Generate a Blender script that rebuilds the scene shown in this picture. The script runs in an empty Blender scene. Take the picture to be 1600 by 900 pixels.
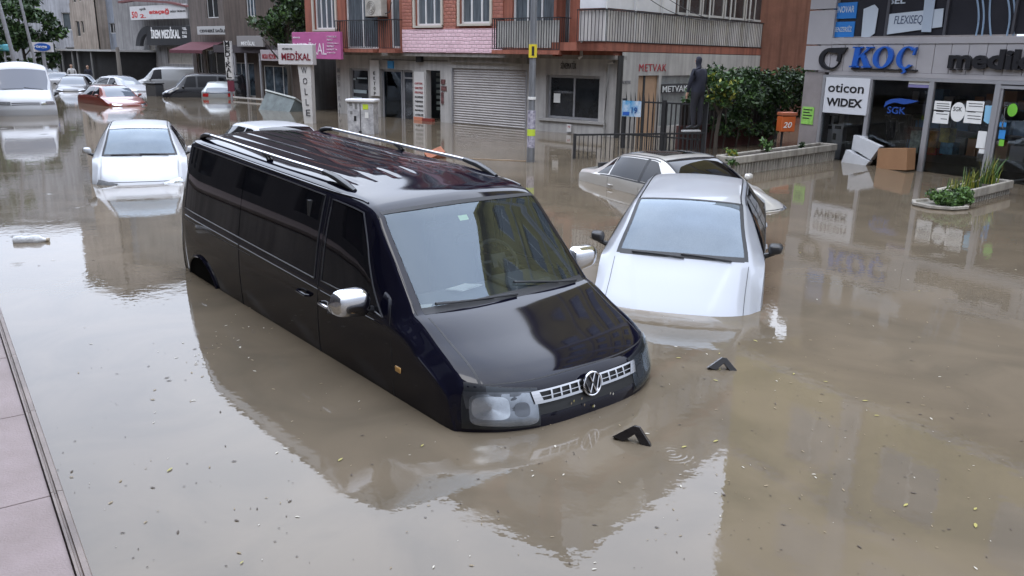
import bpy, bmesh, math, random
import numpy as np
from mathutils import Vector, Matrix
random.seed(7); RNG=np.random.default_rng(7)
R_=math.radians
sc=bpy.context.scene; COL=sc.collection
# ---------------------------------------------------------------- camera, sky, sun, exposure
CF=1290.; CP=0.274; CR=0.0159; CH=2.36
cam=bpy.data.objects.new('camera',bpy.data.cameras.new('camera')); COL.objects.link(cam)
cam.data.sensor_width=36; cam.data.lens=CF/1600*36; cam.data.clip_start=.05; cam.data.clip_end=2000
_fw=np.array([0,math.cos(CP),-math.sin(CP)]); _r=np.array([1.,0,0]); _u=np.cross(_r,_fw)
_r2=math.cos(CR)*_r+math.sin(CR)*_u; _u2=-math.sin(CR)*_r+math.cos(CR)*_u
M=Matrix(((_r2[0],_u2[0],-_fw[0],0),(_r2[1],_u2[1],-_fw[1],0),(_r2[2],_u2[2],-_fw[2],CH),(0,0,0,1)))
cam.matrix_world=M; sc.camera=cam
W=bpy.data.worlds.new('World'); sc.world=W; W.use_nodes=True
nt=W.node_tree; nt.nodes.clear()
SUN_EL,SUN_ROT=62,195
sky=nt.nodes.new('ShaderNodeTexSky'); sky.sky_type='NISHITA'; sky.sun_disc=False
sky.sun_elevation=R_(SUN_EL); sky.sun_rotation=R_(SUN_ROT); sky.dust_density=4; sky.air_density=1.2
hs=nt.nodes.new('ShaderNodeHueSaturation'); hs.inputs['Saturation'].default_value=.35
mx=nt.nodes.new('ShaderNodeMixRGB'); mx.inputs[0].default_value=.8
tc=nt.nodes.new('ShaderNodeTexCoord'); nz=nt.nodes.new('ShaderNodeTexNoise'); nz.inputs['Scale'].default_value=2.2; nz.inputs['Detail'].default_value=4
cr=nt.nodes.new('ShaderNodeValToRGB'); cr.color_ramp.elements[0].position=.3; cr.color_ramp.elements[0].color=(9.6,11.0,14.0,1)
cr.color_ramp.elements[1].position=.72; cr.color_ramp.elements[1].color=(13.8,14.9,17.2,1)
bg=nt.nodes.new('ShaderNodeBackground'); bg.inputs[1].default_value=.15; wo=nt.nodes.new('ShaderNodeOutputWorld')
L=nt.links.new
L(tc.outputs['Generated'],nz.inputs['Vector']); L(nz.outputs['Fac'],cr.inputs[0]); L(sky.outputs[0],hs.inputs['Color'])
L(hs.outputs[0],mx.inputs[1]); L(cr.outputs[0],mx.inputs[2]); sx=nt.nodes.new('ShaderNodeSeparateXYZ'); L(tc.outputs['Generated'],sx.inputs[0]); mr=nt.nodes.new('ShaderNodeMapRange')
mr.inputs[1].default_value=.05; mr.inputs[2].default_value=.75; mr.inputs[3].default_value=.60; mr.inputs[4].default_value=2.0; L(sx.outputs[2],mr.inputs[0])
my=nt.nodes.new('ShaderNodeMapRange'); my.inputs[1].default_value=-1; my.inputs[2].default_value=1; my.inputs[3].default_value=.45; my.inputs[4].default_value=1.42; L(sx.outputs[1],my.inputs[0])
mz=nt.nodes.new('ShaderNodeMath'); mz.operation='MULTIPLY'; L(mr.outputs[0],mz.inputs[0]); L(my.outputs[0],mz.inputs[1])
vm=nt.nodes.new('ShaderNodeVectorMath'); vm.operation='SCALE'; L(mx.outputs[0],vm.inputs[0]); L(mz.outputs[0],vm.inputs['Scale']); L(vm.outputs[0],bg.inputs[0]); L(bg.outputs[0],wo.inputs[0])
sl=bpy.data.lights.new('sun','SUN'); sl.energy=.6; sl.angle=R_(25); sl.color=(1,.97,.93)
so=bpy.data.objects.new('sun',sl); COL.objects.link(so)
az=R_(SUN_ROT); el=R_(SUN_EL)
so.rotation_euler=Vector((-math.sin(az)*math.cos(el),-math.cos(az)*math.cos(el),-math.sin(el))).to_track_quat('-Z','Y').to_euler()
vs=sc.view_settings; vs.view_transform='Standard'; vs.look='None'; vs.gamma=1; vs.use_curve_mapping=False; vs.exposure=0.13
sc.cycles.max_bounces=6; sc.cycles.transparent_max_bounces=12; sc.cycles.caustics_reflective=False; sc.cycles.caustics_refractive=False
# ---------------------------------------------------------------- materials
MATS={}
def mat(name,col=(.5,.5,.5),rough=.6,metal=0,var=0,vs_=3,bump=0,bs=20,coat=0,spec=.5,col2=None,ior=1.5,trans=0,aniso=None,stretch=(1,1,1)):
    if name in MATS: return MATS[name]
    m=bpy.data.materials.new(name); m.use_nodes=True; n=m.node_tree.nodes; l=m.node_tree.links.new
    b=n['Principled BSDF']; b.inputs['Roughness'].default_value=rough; b.inputs['Metallic'].default_value=metal
    b.inputs['Base Color'].default_value=(*col,1); b.inputs['Coat Weight'].default_value=coat; b.inputs['Coat Roughness'].default_value=.03
    b.inputs['Specular IOR Level'].default_value=spec; b.inputs['IOR'].default_value=ior
    if trans: b.inputs['Transmission Weight'].default_value=trans
    if var or bump or col2:
        t=n.new('ShaderNodeTexCoord'); mp=n.new('ShaderNodeMapping'); mp.inputs['Scale'].default_value=stretch; l(t.outputs['Object'],mp.inputs[0])
        a=n.new('ShaderNodeTexNoise'); a.inputs['Scale'].default_value=vs_; a.inputs['Detail'].default_value=8; a.inputs['Roughness'].default_value=.65; l(mp.outputs[0],a.inputs[0])
        c=n.new('ShaderNodeValToRGB'); c.color_ramp.elements[0].position=.35; c.color_ramp.elements[1].position=.68
        c2=col2 or tuple(x*(1-var) for x in col)
        c.color_ramp.elements[0].color=(*c2,1); c.color_ramp.elements[1].color=(*(tuple(min(1,x*(1+var*.25)) for x in col)),1)
        l(a.outputs['Fac'],c.inputs[0]); l(c.outputs[0],b.inputs['Base Color'])
        if bump:
            e=n.new('ShaderNodeTexNoise'); e.inputs['Scale'].default_value=bs; e.inputs['Detail'].default_value=5; l(mp.outputs[0],e.inputs[0])
            bp=n.new('ShaderNodeBump'); bp.inputs['Strength'].default_value=bump; bp.inputs['Distance'].default_value=.02; l(e.outputs['Fac'],bp.inputs['Height']); l(bp.outputs[0],b.inputs['Normal'])
    MATS[name]=m; return m
def glass(name,tint=(.6,.65,.65),ior=1.8,fog=0,fogcol=(.5,.56,.62),clear=1.0,rough=.0):
    """clear sheet glass: fresnel reflection over a tinted transparent pane, optional condensation"""
    if name in MATS: return MATS[name]
    m=bpy.data.materials.new(name); m.use_nodes=True; n=m.node_tree.nodes; n.clear(); l=m.node_tree.links.new
    o=n.new('ShaderNodeOutputMaterial'); tr=n.new('ShaderNodeBsdfTransparent'); tr.inputs[0].default_value=(*tint,1)
    gl=n.new('ShaderNodeBsdfGlossy'); gl.inputs['Roughness'].default_value=rough; gl.inputs[0].default_value=(.80,.91,1,1); fr=n.new('ShaderNodeFresnel'); fr.inputs[0].default_value=ior
    base=tr.outputs[0]
    if fog:
        d=n.new('ShaderNodeBsdfDiffuse'); d.inputs[0].default_value=(*fogcol,1); mx=n.new('ShaderNodeMixShader')
        t=n.new('ShaderNodeTexCoord'); a=n.new('ShaderNodeTexNoise'); a.inputs['Scale'].default_value=2.5; a.inputs['Detail'].default_value=6
        b=n.new('ShaderNodeTexNoise'); b.inputs['Scale'].default_value=90; b.inputs['Detail'].default_value=3
        ad=n.new('ShaderNodeMath'); ad.operation='MULTIPLY_ADD'; ad.inputs[1].default_value=.6; ad.inputs[2].default_value=0
        mr=n.new('ShaderNodeMapRange'); mr.inputs[1].default_value=.3; mr.inputs[2].default_value=.75; mr.inputs[3].default_value=fog*.7; mr.inputs[4].default_value=min(1,fog*1.25)
        mm=n.new('ShaderNodeMix'); mm.inputs[0].default_value=.35
        l(t.outputs['Object'],a.inputs[0]); l(t.outputs['Object'],b.inputs[0]); l(a.outputs['Fac'],mm.inputs[2]); l(b.outputs['Fac'],mm.inputs[3]); l(mm.outputs[0],mr.inputs[0])
        l(mr.outputs[0],mx.inputs[0]); l(tr.outputs[0],mx.inputs[1]); l(d.outputs[0],mx.inputs[2]); base=mx.outputs[0]
    m2=n.new('ShaderNodeMixShader'); l(fr.outputs[0],m2.inputs[0]); l(base,m2.inputs[1]); l(gl.outputs[0],m2.inputs[2]); l(m2.outputs[0],o.inputs[0])
    MATS[name]=m; return m
def wallmat(name,col,var=.25,rough=.85,streak=.35,bump=.25):
    """painted wall: blotches plus vertical rain streaks"""
    if name in MATS: return MATS[name]
    m=bpy.data.materials.new(name); m.use_nodes=True; n=m.node_tree.nodes; l=m.node_tree.links.new; b=n['Principled BSDF']; b.inputs['Roughness'].default_value=rough
    t=n.new('ShaderNodeTexCoord'); a=n.new('ShaderNodeTexNoise'); a.inputs['Scale'].default_value=.9; a.inputs['Detail'].default_value=9; a.inputs['Roughness'].default_value=.7
    mp=n.new('ShaderNodeMapping'); mp.inputs['Scale'].default_value=(5,5,.35); s=n.new('ShaderNodeTexNoise'); s.inputs['Scale'].default_value=1.2; s.inputs['Detail'].default_value=6
    l(t.outputs['Object'],a.inputs[0]); l(t.outputs['Object'],mp.inputs[0]); l(mp.outputs[0],s.inputs[0])
    r1=n.new('ShaderNodeMapRange'); r1.inputs[1].default_value=.35; r1.inputs[2].default_value=.65; r1.inputs[3].default_value=1-var; r1.inputs[4].default_value=1.05
    r2=n.new('ShaderNodeMapRange'); r2.inputs[1].default_value=.35; r2.inputs[2].default_value=.6; r2.inputs[3].default_value=1-streak; r2.inputs[4].default_value=1
    l(a.outputs['Fac'],r1.inputs[0]); l(s.outputs['Fac'],r2.inputs[0]); mu=n.new('ShaderNodeMath'); mu.operation='MULTIPLY'; l(r1.outputs[0],mu.inputs[0]); l(r2.outputs[0],mu.inputs[1])
    mx=n.new('ShaderNodeMixRGB'); mx.blend_type='MULTIPLY'; mx.inputs[0].default_value=1; mx.inputs[1].default_value=(*col,1); l(mu.outputs[0],mx.inputs[2]); l(mx.outputs[0],b.inputs['Base Color'])
    e=n.new('ShaderNodeTexNoise'); e.inputs['Scale'].default_value=30; e.inputs['Detail'].default_value=4; l(t.outputs['Object'],e.inputs[0])
    bp=n.new('ShaderNodeBump'); bp.inputs['Strength'].default_value=bump; bp.inputs['Distance'].default_value=.02; l(e.outputs['Fac'],bp.inputs['Height']); l(bp.outputs[0],b.inputs['Normal'])
    MATS[name]=m; return m
# ---------------------------------------------------------------- object helpers
def tag(o,label=None,cat=None,group=None,kind=None):
    if label: o['label']=label
    if cat: o['category']=cat
    if group: o['group']=group
    if kind: o['kind']=kind
    return o
def empty(name,label=None,cat=None,loc=(0,0,0),rot=(0,0,0),group=None):
    o=bpy.data.objects.new(name,None); COL.objects.link(o); o.location=loc; o.rotation_euler=rot; o.empty_display_size=.2
    return tag(o,label,cat,group)
def copy_tree(o,parent=None):
    c=o.copy(); COL.objects.link(c); c.parent=parent
    for ch in list(o.children): copy_tree(ch,c)
    return c
class MB:
    def __init__(s): s.v=[]; s.f=[]; s.mi=[]; s.cur=0
    def add(s,vs,fs):
        k=len(s.v); s.v+= [tuple(map(float,p)) for p in vs]; s.f+=[tuple(i+k for i in f) for f in fs]; s.mi+=[s.cur]*len(fs); return s
    def box(s,x0,x1,y0,y1,z0,z1):
        v=[(x,y,z) for z in(z0,z1) for y in(y0,y1) for x in(x0,x1)]
        return s.add(v,[(0,2,3,1),(4,5,7,6),(0,1,5,4),(2,6,7,3),(0,4,6,2),(1,3,7,5)])
    def obox(s,c,ax,ay,az):
        c,ax,ay,az=map(lambda q:np.array(q,float),(c,ax,ay,az))
        v=[c+i*ax+j*ay+k*az for k in(-1,1) for j in(-1,1) for i in(-1,1)]
        return s.add(v,[(0,2,3,1),(4,5,7,6),(0,1,5,4),(2,6,7,3),(0,4,6,2),(1,3,7,5)])
    def tube(s,pts,r,n=8,cap=True,flat=1.):
        pts=[np.array(p,float) for p in pts]; N=len(pts); rs=r if hasattr(r,'__len__') else [r]*N
        V=[];up=np.array([0,0,1.])
        for i,p in enumerate(pts):
            d=pts[min(i+1,N-1)]-pts[max(i-1,0)]; d/=np.linalg.norm(d)+1e-9
            a=np.cross(d,up)
            if np.linalg.norm(a)<.05: a=np.cross(d,[1,0,0])
            a/=np.linalg.norm(a); b=np.cross(a,d)
            for k in range(n):
                q=2*math.pi*k/n; V.append(p+rs[i]*(math.cos(q)*a+flat*math.sin(q)*b))
        Fc=[(i*n+k,i*n+(k+1)%n,(i+1)*n+(k+1)%n,(i+1)*n+k) for i in range(N-1) for k in range(n)]
        if cap: Fc+= [tuple(range(n))[::-1],tuple(range((N-1)*n,N*n))]
        return s.add(V,Fc)
    def lathe(s,prof,c=(0,0,0),n=24,axis='z'):
        V=[]
        for r,z in prof:
            for k in range(n):
                q=2*math.pi*k/n; p=(r*math.cos(q),r*math.sin(q),z)
                if axis=='y': p=(p[0],p[2],p[1])
                if axis=='x': p=(p[2],p[0],p[1])
                V.append((p[0]+c[0],p[1]+c[1],p[2]+c[2]))
        N=len(prof); return s.add(V,[(i*n+k,i*n+(k+1)%n,(i+1)*n+(k+1)%n,(i+1)*n+k) for i in range(N-1) for k in range(n)]+[tuple(range(n)),tuple(range((N-1)*n,N*n))])
    def prism(s,poly,f0,f1):
        """poly: list of 2D points; f0,f1 map 2D -> 3D front/back"""
        n=len(poly); V=[f0(*p) for p in poly]+[f1(*p) for p in poly]
        return s.add(V,[tuple(range(n)),tuple(range(n,2*n))[::-1]]+[(i,(i+1)%n,n+(i+1)%n,n+i) for i in range(n)])
    def build(s,name,mats,parent=None,smooth=False,bevel=0,angle=35,world=False):
        me=bpy.data.meshes.new(name); me.from_pydata(s.v,[],s.f)
        if not isinstance(mats,(list,tuple)): mats=[mats]
        for m in mats: me.materials.append(m)
        if len(mats)>1: me.polygons.foreach_set('material_index',s.mi)
        bm=bmesh.new(); bm.from_mesh(me); bmesh.ops.recalc_face_normals(bm,faces=bm.faces); bm.to_mesh(me); bm.free()
        o=bpy.data.objects.new(name,me); COL.objects.link(o)
        if parent: o.parent=parent
        if bevel:
            b=o.modifiers.new('bevel','BEVEL'); b.width=bevel; b.segments=2; b.limit_method='ANGLE'; b.angle_limit=R_(40)
        if smooth:
            me.polygons.foreach_set('use_smooth',[True]*len(me.polygons))
            try: me.set_sharp_from_angle(angle=R_(angle))
            except Exception: pass
        me.update(); return o
def text_mesh(txt,width=None,height=None,extrude=.008,bold=0,shear=0,spacing=1):
    """font outline as mesh verts/faces; returns (verts,faces) scaled to width x height with origin at lower-left"""
    cu=bpy.data.curves.new('t','FONT'); cu.body=txt; cu.size=1; cu.offset=bold; cu.shear=shear; cu.space_character=spacing; cu.resolution_u=3; cu.extrude=.5
    o=bpy.data.objects.new('t',cu); COL.objects.link(o); dg=bpy.context.evaluated_depsgraph_get(); me=bpy.data.meshes.new_from_object(o.evaluated_get(dg))
    v=np.array([q.co[:] for q in me.vertices]) if len(me.vertices) else np.zeros((1,3)); f=[tuple(p.vertices) for p in me.polygons]
    bpy.data.objects.remove(o); bpy.data.curves.remove(cu); bpy.data.meshes.remove(me)
    mn=v.min(0);mxx=v.max(0); v=v-mn; sx=sy=1
    if height: sy=height/(mxx[1]-mn[1]); sx=sy
    if width: sx=width/(mxx[0]-mn[0]); sy=sy if height else sx
    v[:,0]*=sx; v[:,1]*=sy; v[:,2]*=extrude
    return v,f
class Frame:
    """vertical plane: origin (x,y), direction u (left to right seen from the street), normal n toward the street"""
    def __init__(s,x,y,ux,uy):
        k=math.hypot(ux,uy); s.o=np.array([x,y]); s.u=np.array([ux/k,uy/k]); s.n=np.array([s.u[1],-s.u[0]])
    def P(s,a,d,z):
        q=s.o+s.u*a+s.n*d; return (q[0],q[1],z)
    def at(s,px,py,d=0):
        """where the sight line of the photo survey meets this plane: (along, height)"""
        r=_fw+(px-800)/CF*_r2-(py-450)/CF*_u2; o=s.o+s.n*d
        k=(s.n@o)/(s.n@r[:2]); X=k*r; return float((X[:2]-o)@s.u), CH+X[2]
    def S(s,px,d=0,py=150): return s.at(px,py,d)[0]
    def box(s,mb,a0,a1,z0,z1,d0,d1):
        v=[s.P(a,d,z) for z in(z0,z1) for d in(d0,d1) for a in(a0,a1)]
        return mb.add(v,[(0,2,3,1),(4,5,7,6),(0,1,5,4),(2,6,7,3),(0,4,6,2),(1,3,7,5)])
    def text(s,mb,txt,a,z,d,width=None,height=None,ext=.02,bold=0,shear=0,spacing=1):
        v,f=text_mesh(txt,width,height,ext,bold,shear,spacing)
        return mb.add([s.P(a+p[0],d+p[2],z+p[1]) for p in v],f)
    def wall(s,mb,a0,a1,z0,z1,d,holes=(),depth=.14):
        A=sorted({a0,a1,*[h[0] for h in holes],*[h[1] for h in holes]}); Z=sorted({z0,z1,*[h[2] for h in holes],*[h[3] for h in holes]})
        A=[a for a in A if a0<=a<=a1]; Z=[z for z in Z if z0<=z<=z1]
        for i in range(len(A)-1):
            for j in range(len(Z)-1):
                ca=(A[i]+A[i+1])/2; cz=(Z[j]+Z[j+1])/2
                if any(h[0]<ca<h[1] and h[2]<cz<h[3] for h in holes): continue
                mb.add([s.P(A[i],d,Z[j]),s.P(A[i+1],d,Z[j]),s.P(A[i+1],d,Z[j+1]),s.P(A[i],d,Z[j+1])],[(0,1,2,3)])
        for h in holes:
            x0,x1,y0,y1=h; q=[(x0,y0),(x1,y0),(x1,y1),(x0,y1)]
            for k in range(4):
                p,r=q[k],q[(k+1)%4]; mb.add([s.P(p[0],d,p[1]),s.P(r[0],d,r[1]),s.P(r[0],d-depth,r[1]),s.P(p[0],d-depth,p[1])],[(0,1,2,3)])
def gr(px,py,z=0):
    r=_fw+(px-800)/CF*_r2-(py-450)/CF*_u2; t=(z-CH)/r[2]; return np.array([t*r[0],t*r[1],z])
# ---------------------------------------------------------------- flood water and terrace
def water_mat():
    m=bpy.data.materials.new('muddy_flood_water'); m.use_nodes=True; n=m.node_tree.nodes; l=m.node_tree.links.new; b=n['Principled BSDF']
    b.inputs['IOR'].default_value=1.38; b.inputs['Roughness'].default_value=.015; b.inputs['Specular IOR Level'].default_value=.5
    t=n.new('ShaderNodeTexCoord')
    a=n.new('ShaderNodeTexNoise'); a.inputs['Scale'].default_value=.35; a.inputs['Detail'].default_value=7; l(t.outputs['Object'],a.inputs[0])
    c=n.new('ShaderNodeValToRGB'); c.color_ramp.elements[0].position=.32; c.color_ramp.elements[0].color=(.132,.108,.080,1); c.color_ramp.elements[1].position=.7; c.color_ramp.elements[1].color=(.160,.132,.098,1)
    l(a.outputs['Fac'],c.inputs[0]); l(c.outputs[0],b.inputs['Base Color'])
    rn=n.new('ShaderNodeTexNoise'); rn.inputs['Scale'].default_value=.9; rn.inputs['Detail'].default_value=8; rn.inputs['Distortion'].default_value=1.5; l(t.outputs['Object'],rn.inputs[0])
    rm=n.new('ShaderNodeMapRange'); rm.inputs[1].default_value=.42; rm.inputs[2].default_value=.66; rm.inputs[3].default_value=.008; rm.inputs[4].default_value=.07; l(rn.outputs['Fac'],rm.inputs[0]); l(rm.outputs[0],b.inputs['Roughness'])
    sk=n.new('ShaderNodeMix'); sk.data_type='RGBA'; sk.blend_type='MULTIPLY'; sr=n.new('ShaderNodeValToRGB'); sr.color_ramp.elements[0].position=.36; sr.color_ramp.elements[0].color=(.84,.83,.80,1); sr.color_ramp.elements[1].position=.62; sr.color_ramp.elements[1].color=(1.05,1.02,.97,1)
    l(rn.outputs['Fac'],sr.inputs[0]); sk.inputs[0].default_value=1; l(c.outputs[0],sk.inputs[6]); l(sr.outputs[0],sk.inputs[7]); l(sk.outputs[2],b.inputs['Base Color'])
    # gentle wavelets
    w=n.new('ShaderNodeTexNoise'); w.inputs['Scale'].default_value=2.2; w.inputs['Detail'].default_value=3; l(t.outputs['Object'],w.inputs[0])
    w2=n.new('ShaderNodeTexNoise'); w2.inputs['Scale'].default_value=13; w2.inputs['Detail'].default_value=2; l(t.outputs['Object'],w2.inputs[0])
    # rain drop rings: distance to voronoi points, only some cells
    v=n.new('ShaderNodeTexVoronoi'); v.voronoi_dimensions='2D'; v.inputs['Scale'].default_value=.9; l(t.outputs['Object'],v.inputs['Vector'])
    s=n.new('ShaderNodeMath'); s.operation='MULTIPLY'; s.inputs[1].default_value=190; l(v.outputs['Distance'],s.inputs[0])
    sn=n.new('ShaderNodeMath'); sn.operation='SINE'; l(s.outputs[0],sn.inputs[0])
    fo=n.new('ShaderNodeMapRange'); fo.inputs[1].default_value=.02; fo.inputs[2].default_value=.17; fo.inputs[3].default_value=1; fo.inputs[4].default_value=0; l(v.outputs['Distance'],fo.inputs[0])
    sp=n.new('ShaderNodeSeparateColor'); l(v.outputs['Color'],sp.inputs[0]); gt=n.new('ShaderNodeMath'); gt.operation='GREATER_THAN'; gt.inputs[1].default_value=.82; l(sp.outputs[0],gt.inputs[0])
    m1=n.new('ShaderNodeMath'); m1.operation='MULTIPLY'; l(sn.outputs[0],m1.inputs[0]); l(fo.outputs[0],m1.inputs[1]); m2=n.new('ShaderNodeMath'); m2.operation='MULTIPLY'; l(m1.outputs[0],m2.inputs[0]); l(gt.outputs[0],m2.inputs[1])
    b1=n.new('ShaderNodeBump'); b1.inputs['Strength'].default_value=1; b1.inputs['Distance'].default_value=.0012; l(w.outputs['Fac'],b1.inputs['Height'])
    b2=n.new('ShaderNodeBump'); b2.inputs['Strength'].default_value=1; b2.inputs['Distance'].default_value=.0005; l(w2.outputs['Fac'],b2.inputs['Height']); l(b1.outputs[0],b2.inputs['Normal'])
    b3=n.new('ShaderNodeBump'); b3.inputs['Strength'].default_value=1; b3.inputs['Distance'].default_value=.00028; l(m2.outputs[0],b3.inputs['Height']); l(b2.outputs[0],b3.inputs['Normal'])
    l(b3.outputs[0],b.inputs['Normal']); return m
mb=MB(); mb.add([(-400,-60,0),(400,-60,0),(400,500,0),(-400,500,0)],[(0,1,2,3)])
tag(mb.build('water',water_mat()),kind='structure')
mb=MB(); mb.add([(-420,-80,-.7),(420,-80,-.7),(420,520,-.7),(-420,520,-.7)],[(0,1,2,3)])
tag(mb.build('road',mat('asphalt',(.05,.05,.05),.9,var=.3)),kind='structure')
# raised terrace on the camera's side: its kerb line surveyed at z=.75
TZ=.75; c0=gr(145,900,TZ); c1=gr(0,480,TZ); td=(c1-c0)[:2]; td/=np.linalg.norm(td); TF=Frame(c0[0],c0[1],td[0],td[1])  # u runs away from the camera; n points to the street
if TF.n@np.array([1,0])<0: TF.n=-TF.n
stone=mat('pink_granite',(.30,.235,.225),.55,vs_=2.4,col2=(.22,.17,.155),bump=.15,bs=120,spec=.3)
kerbm=mat('terrace_coping_stone',(.21,.165,.14),.55,var=.35,vs_=5,bump=.1,bs=60)
terrace=empty('terrace'); tag(terrace,kind='structure')
mb=MB()
js=[]
for (px,py) in ((47,645),(95,770)): 
    g=gr(px,py,TZ)[:2]; js.append(float((g-TF.o)@TF.u))
step=abs(js[0]-js[1]); a=js[1]-step*6
KW=.042
for i in range(26):
    a0=a+i*step; a1=a0+step-.006
    for j in range(5):
        d1=-KW-.004-j*(step*1.0); d0=d1-step+.006
        TF.box(mb,a0,a1,-.1,TZ,d0,d1)
mb.build('floor_tile_slab',stone,terrace,bevel=.002)
mb=MB()
for i in range(26):
    a0=a+i*step; a1=a0+step-.004
    prof=[(-KW,.0),(-KW,.012),(-.034,.012),(-.030,.003),(-.025,.003),(-.022,.012),(-.004,.010),(0,0),(0,-.06),(-KW,-.06)]
    mb.prism(prof,lambda d,z:TF.P(a0,d,TZ+z),lambda d,z:TF.P(a1,d,TZ+z))
mb.build('edge_coping',kerbm,terrace)
mb=MB(); TF.box(mb,a,a+26*step,-.75,TZ-.1,-5,-.02); mb.build('retaining_wall',wallmat('terrace_wall',(.25,.22,.2)),terrace)
# building on the camera's side of the street (seen only as a dark reflection in the van)
bb=empty('apartment_building','tall grey apartment block on the near side of the street behind the viewer','building')
mb=MB(); holes=[(s,s+1.3,z,z+1.5) for s in np.arange(-8,60,2.8) for z in (1.2,4.2,7.2,10.2)]
TF.wall(mb,-10,62,TZ-.1,13.5,-3.2,holes,.15); TF.box(mb,-10,62,13.5,13.8,-9,-2.9); TF.box(mb,-10,62,-.7,13.5,-9,-8.8); TF.box(mb,-10.2,-10,-.7,13.5,-9,-3.2); TF.box(mb,62,62.2,-.7,13.5,-9,-3.2)
mb.build('wall',wallmat('near_block_wall',(.055,.05,.05)),bb)
mb=MB()
for h in holes: TF.box(mb,*h,-3.38,-3.34)
mb.build('window_glazing',mat('dark_pane',(.02,.022,.025),.05,spec=.6),bb)
# ---------------------------------------------------------------- car bodies
class Body:
    # key columns: t s bow z0 zm ym zb yb ze ye zc
    def __init__(b,keys,ribs=None,st=0):
        b.st=st
        b.k=np.array(keys,float); b.T0,b.T1=b.k[0,0],b.k[-1,0]; b.ribs=ribs; b.pc={}; b.sc={}
        x=b.k[:,0]; h=np.diff(x); b.m=np.zeros_like(b.k)
        for j in range(b.k.shape[1]):
            y=b.k[:,j]; d=np.diff(y)/h
            for i in range(1,len(x)-1):
                if d[i-1]*d[i]>0: w1=2*h[i]+h[i-1];w2=h[i]+2*h[i-1];b.m[i,j]=(w1+w2)/(w1/d[i-1]+w2/d[i])
            b.m[0,j]=d[0];b.m[-1,j]=d[-1]
    def par(b,t):
        q=round(t,4)
        if q not in b.pc:
            x=b.k[:,0]; tq=min(max(q,x[0]),x[-1]); i=min(max(int(np.searchsorted(x,tq))-1,0),len(x)-2); h=x[i+1]-x[i]; u=(tq-x[i])/h
            b.pc[q]=list(((1+2*u)*(1-u)**2*b.k[i]+u*(1-u)**2*h*b.m[i]+u*u*(3-2*u)*b.k[i+1]+u*u*(u-1)*h*b.m[i+1])[1:])
        return b.pc[q]
    def section(b,t):
        s,bow,z0,zm,ym,zb,yb,ze,ye,zc=b.par(t)
        zb=min(zb,ze-.01); zm=min(zm,zb-.005); z0=min(z0,zm-.005)
        g=lambda f:(yb+(ye-yb)*f-.0,zb+(ze-zb)*f)
        C=[(ym-.05,z0),(ym,zm),(yb+.006,zb-.03*(ze>zb+.1)),(yb-.008,zb+.02*(ze>zb+.1)),(g(.5)[0]+.02*(ze>zb+.2),g(.5)[1]),(g(.88)[0]+.008,g(.88)[1]),(ye,ze)]
        for f,h in((.86,.42),(.5,.80),(.17,.985),(0,1)): C.append((ye*f,ze+(zc-ze)*h))
        return s,bow,ym,np.array(C)
    def ev(b,t,r,side=1):
        q=b.sc.get(t)
        if q is None:
            s,bow,ym,C=b.section(t); q=b.sc[t]=(float(s),float(bow),max(float(ym),.01),[(float(c[0]),float(c[1])) for c in C])
        s,bow,ym,C=q; n=len(C)-2; x=min(max(r,0.),1.)*n; i=min(int(x),n-1); u=x-i; w=1-u
        a,c,e=C[i],C[i+1],C[i+2]
        if i>0: a=((a[0]+c[0])/2,(a[1]+c[1])/2)
        if i<n-1: e=((c[0]+e[0])/2,(c[1]+e[1])/2)
        k0,k1,k2=w*w,2*u*w,u*u; y=k0*a[0]+k1*c[0]+k2*e[0]; z=k0*a[1]+k1*c[1]+k2*e[1]
        if b.ribs and r>.62: z+=b.ribs(s,y)
        return np.array((-b.S(s+bow*(abs(y)/ym)**3.2),side*y,z))
    def S(b,s): return s+b.st*max(0.,s-2.2)
    def nrm(b,t,r,side):
        e=.004;a=b.ev(t+e,r,side)-b.ev(t-e,r,side);c=b.ev(t,min(r+e,1),side)-b.ev(t,r-e,side);n=np.cross(a,c);k=np.linalg.norm(n)
        n=n/k if k>1e-9 else np.array([0,0,1.]); 
        ref=np.array([.3 if t<b.T0+2 and t<.2 else (-.3 if t>b.T1-.8 else 0),side*(1 if r<.6 else .05),1 if r>.6 else .1]); 
        return n if n@ref>0 else -n
    def mesh(b,dt=.05,nr=27,extra=(),cut=None,name='body',mats=None,parent=None,nroof=0):
        ts=sorted({round(x,4) for x in list(np.arange(b.T0,b.T1,dt))+[b.T1]+list(extra)+list(b.k[:,0])})
        rs=sorted({round(x,5) for x in list(np.linspace(0,1,nr))+[k/9 for k in range(10)]+([6.15/9]+list(np.linspace(.68,1,nroof)) if nroof else [6.15/9])})
        nR=len(rs); m=MB(); rows=[]
        for t in ts:
            row=[b.ev(t,r,1) for r in rs]+[b.ev(t,r,-1) for r in rs[-2::-1]]; rows.append(row)
        K=2*nR-1; m.add([p for row in rows for p in row],[]); rr=rs+rs[-2::-1]
        for i in range(len(ts)-1):
            for j in range(K-1):
                tm=(ts[i]+ts[i+1])/2; rm=(rr[j]+rr[j+1])/2
                if cut and cut(tm,rm): continue
                m.add([],[]); m.f.append((i*K+j,i*K+j+1,(i+1)*K+j+1,(i+1)*K+j)); m.mi.append(0)
        m.f.append(tuple(range(K))); m.mi.append(0); m.f.append(tuple(range((len(ts)-1)*K,len(ts)*K))[::-1]); m.mi.append(0)
        # floor closing the underside
        return m.build(name,mats,parent,smooth=True,angle=38)
    def t_of(b,s,r,side=1):
        t=s
        for _ in range(12): t+= (s-(-b.ev(t,r,side)[0]))*.8
        return t
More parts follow.
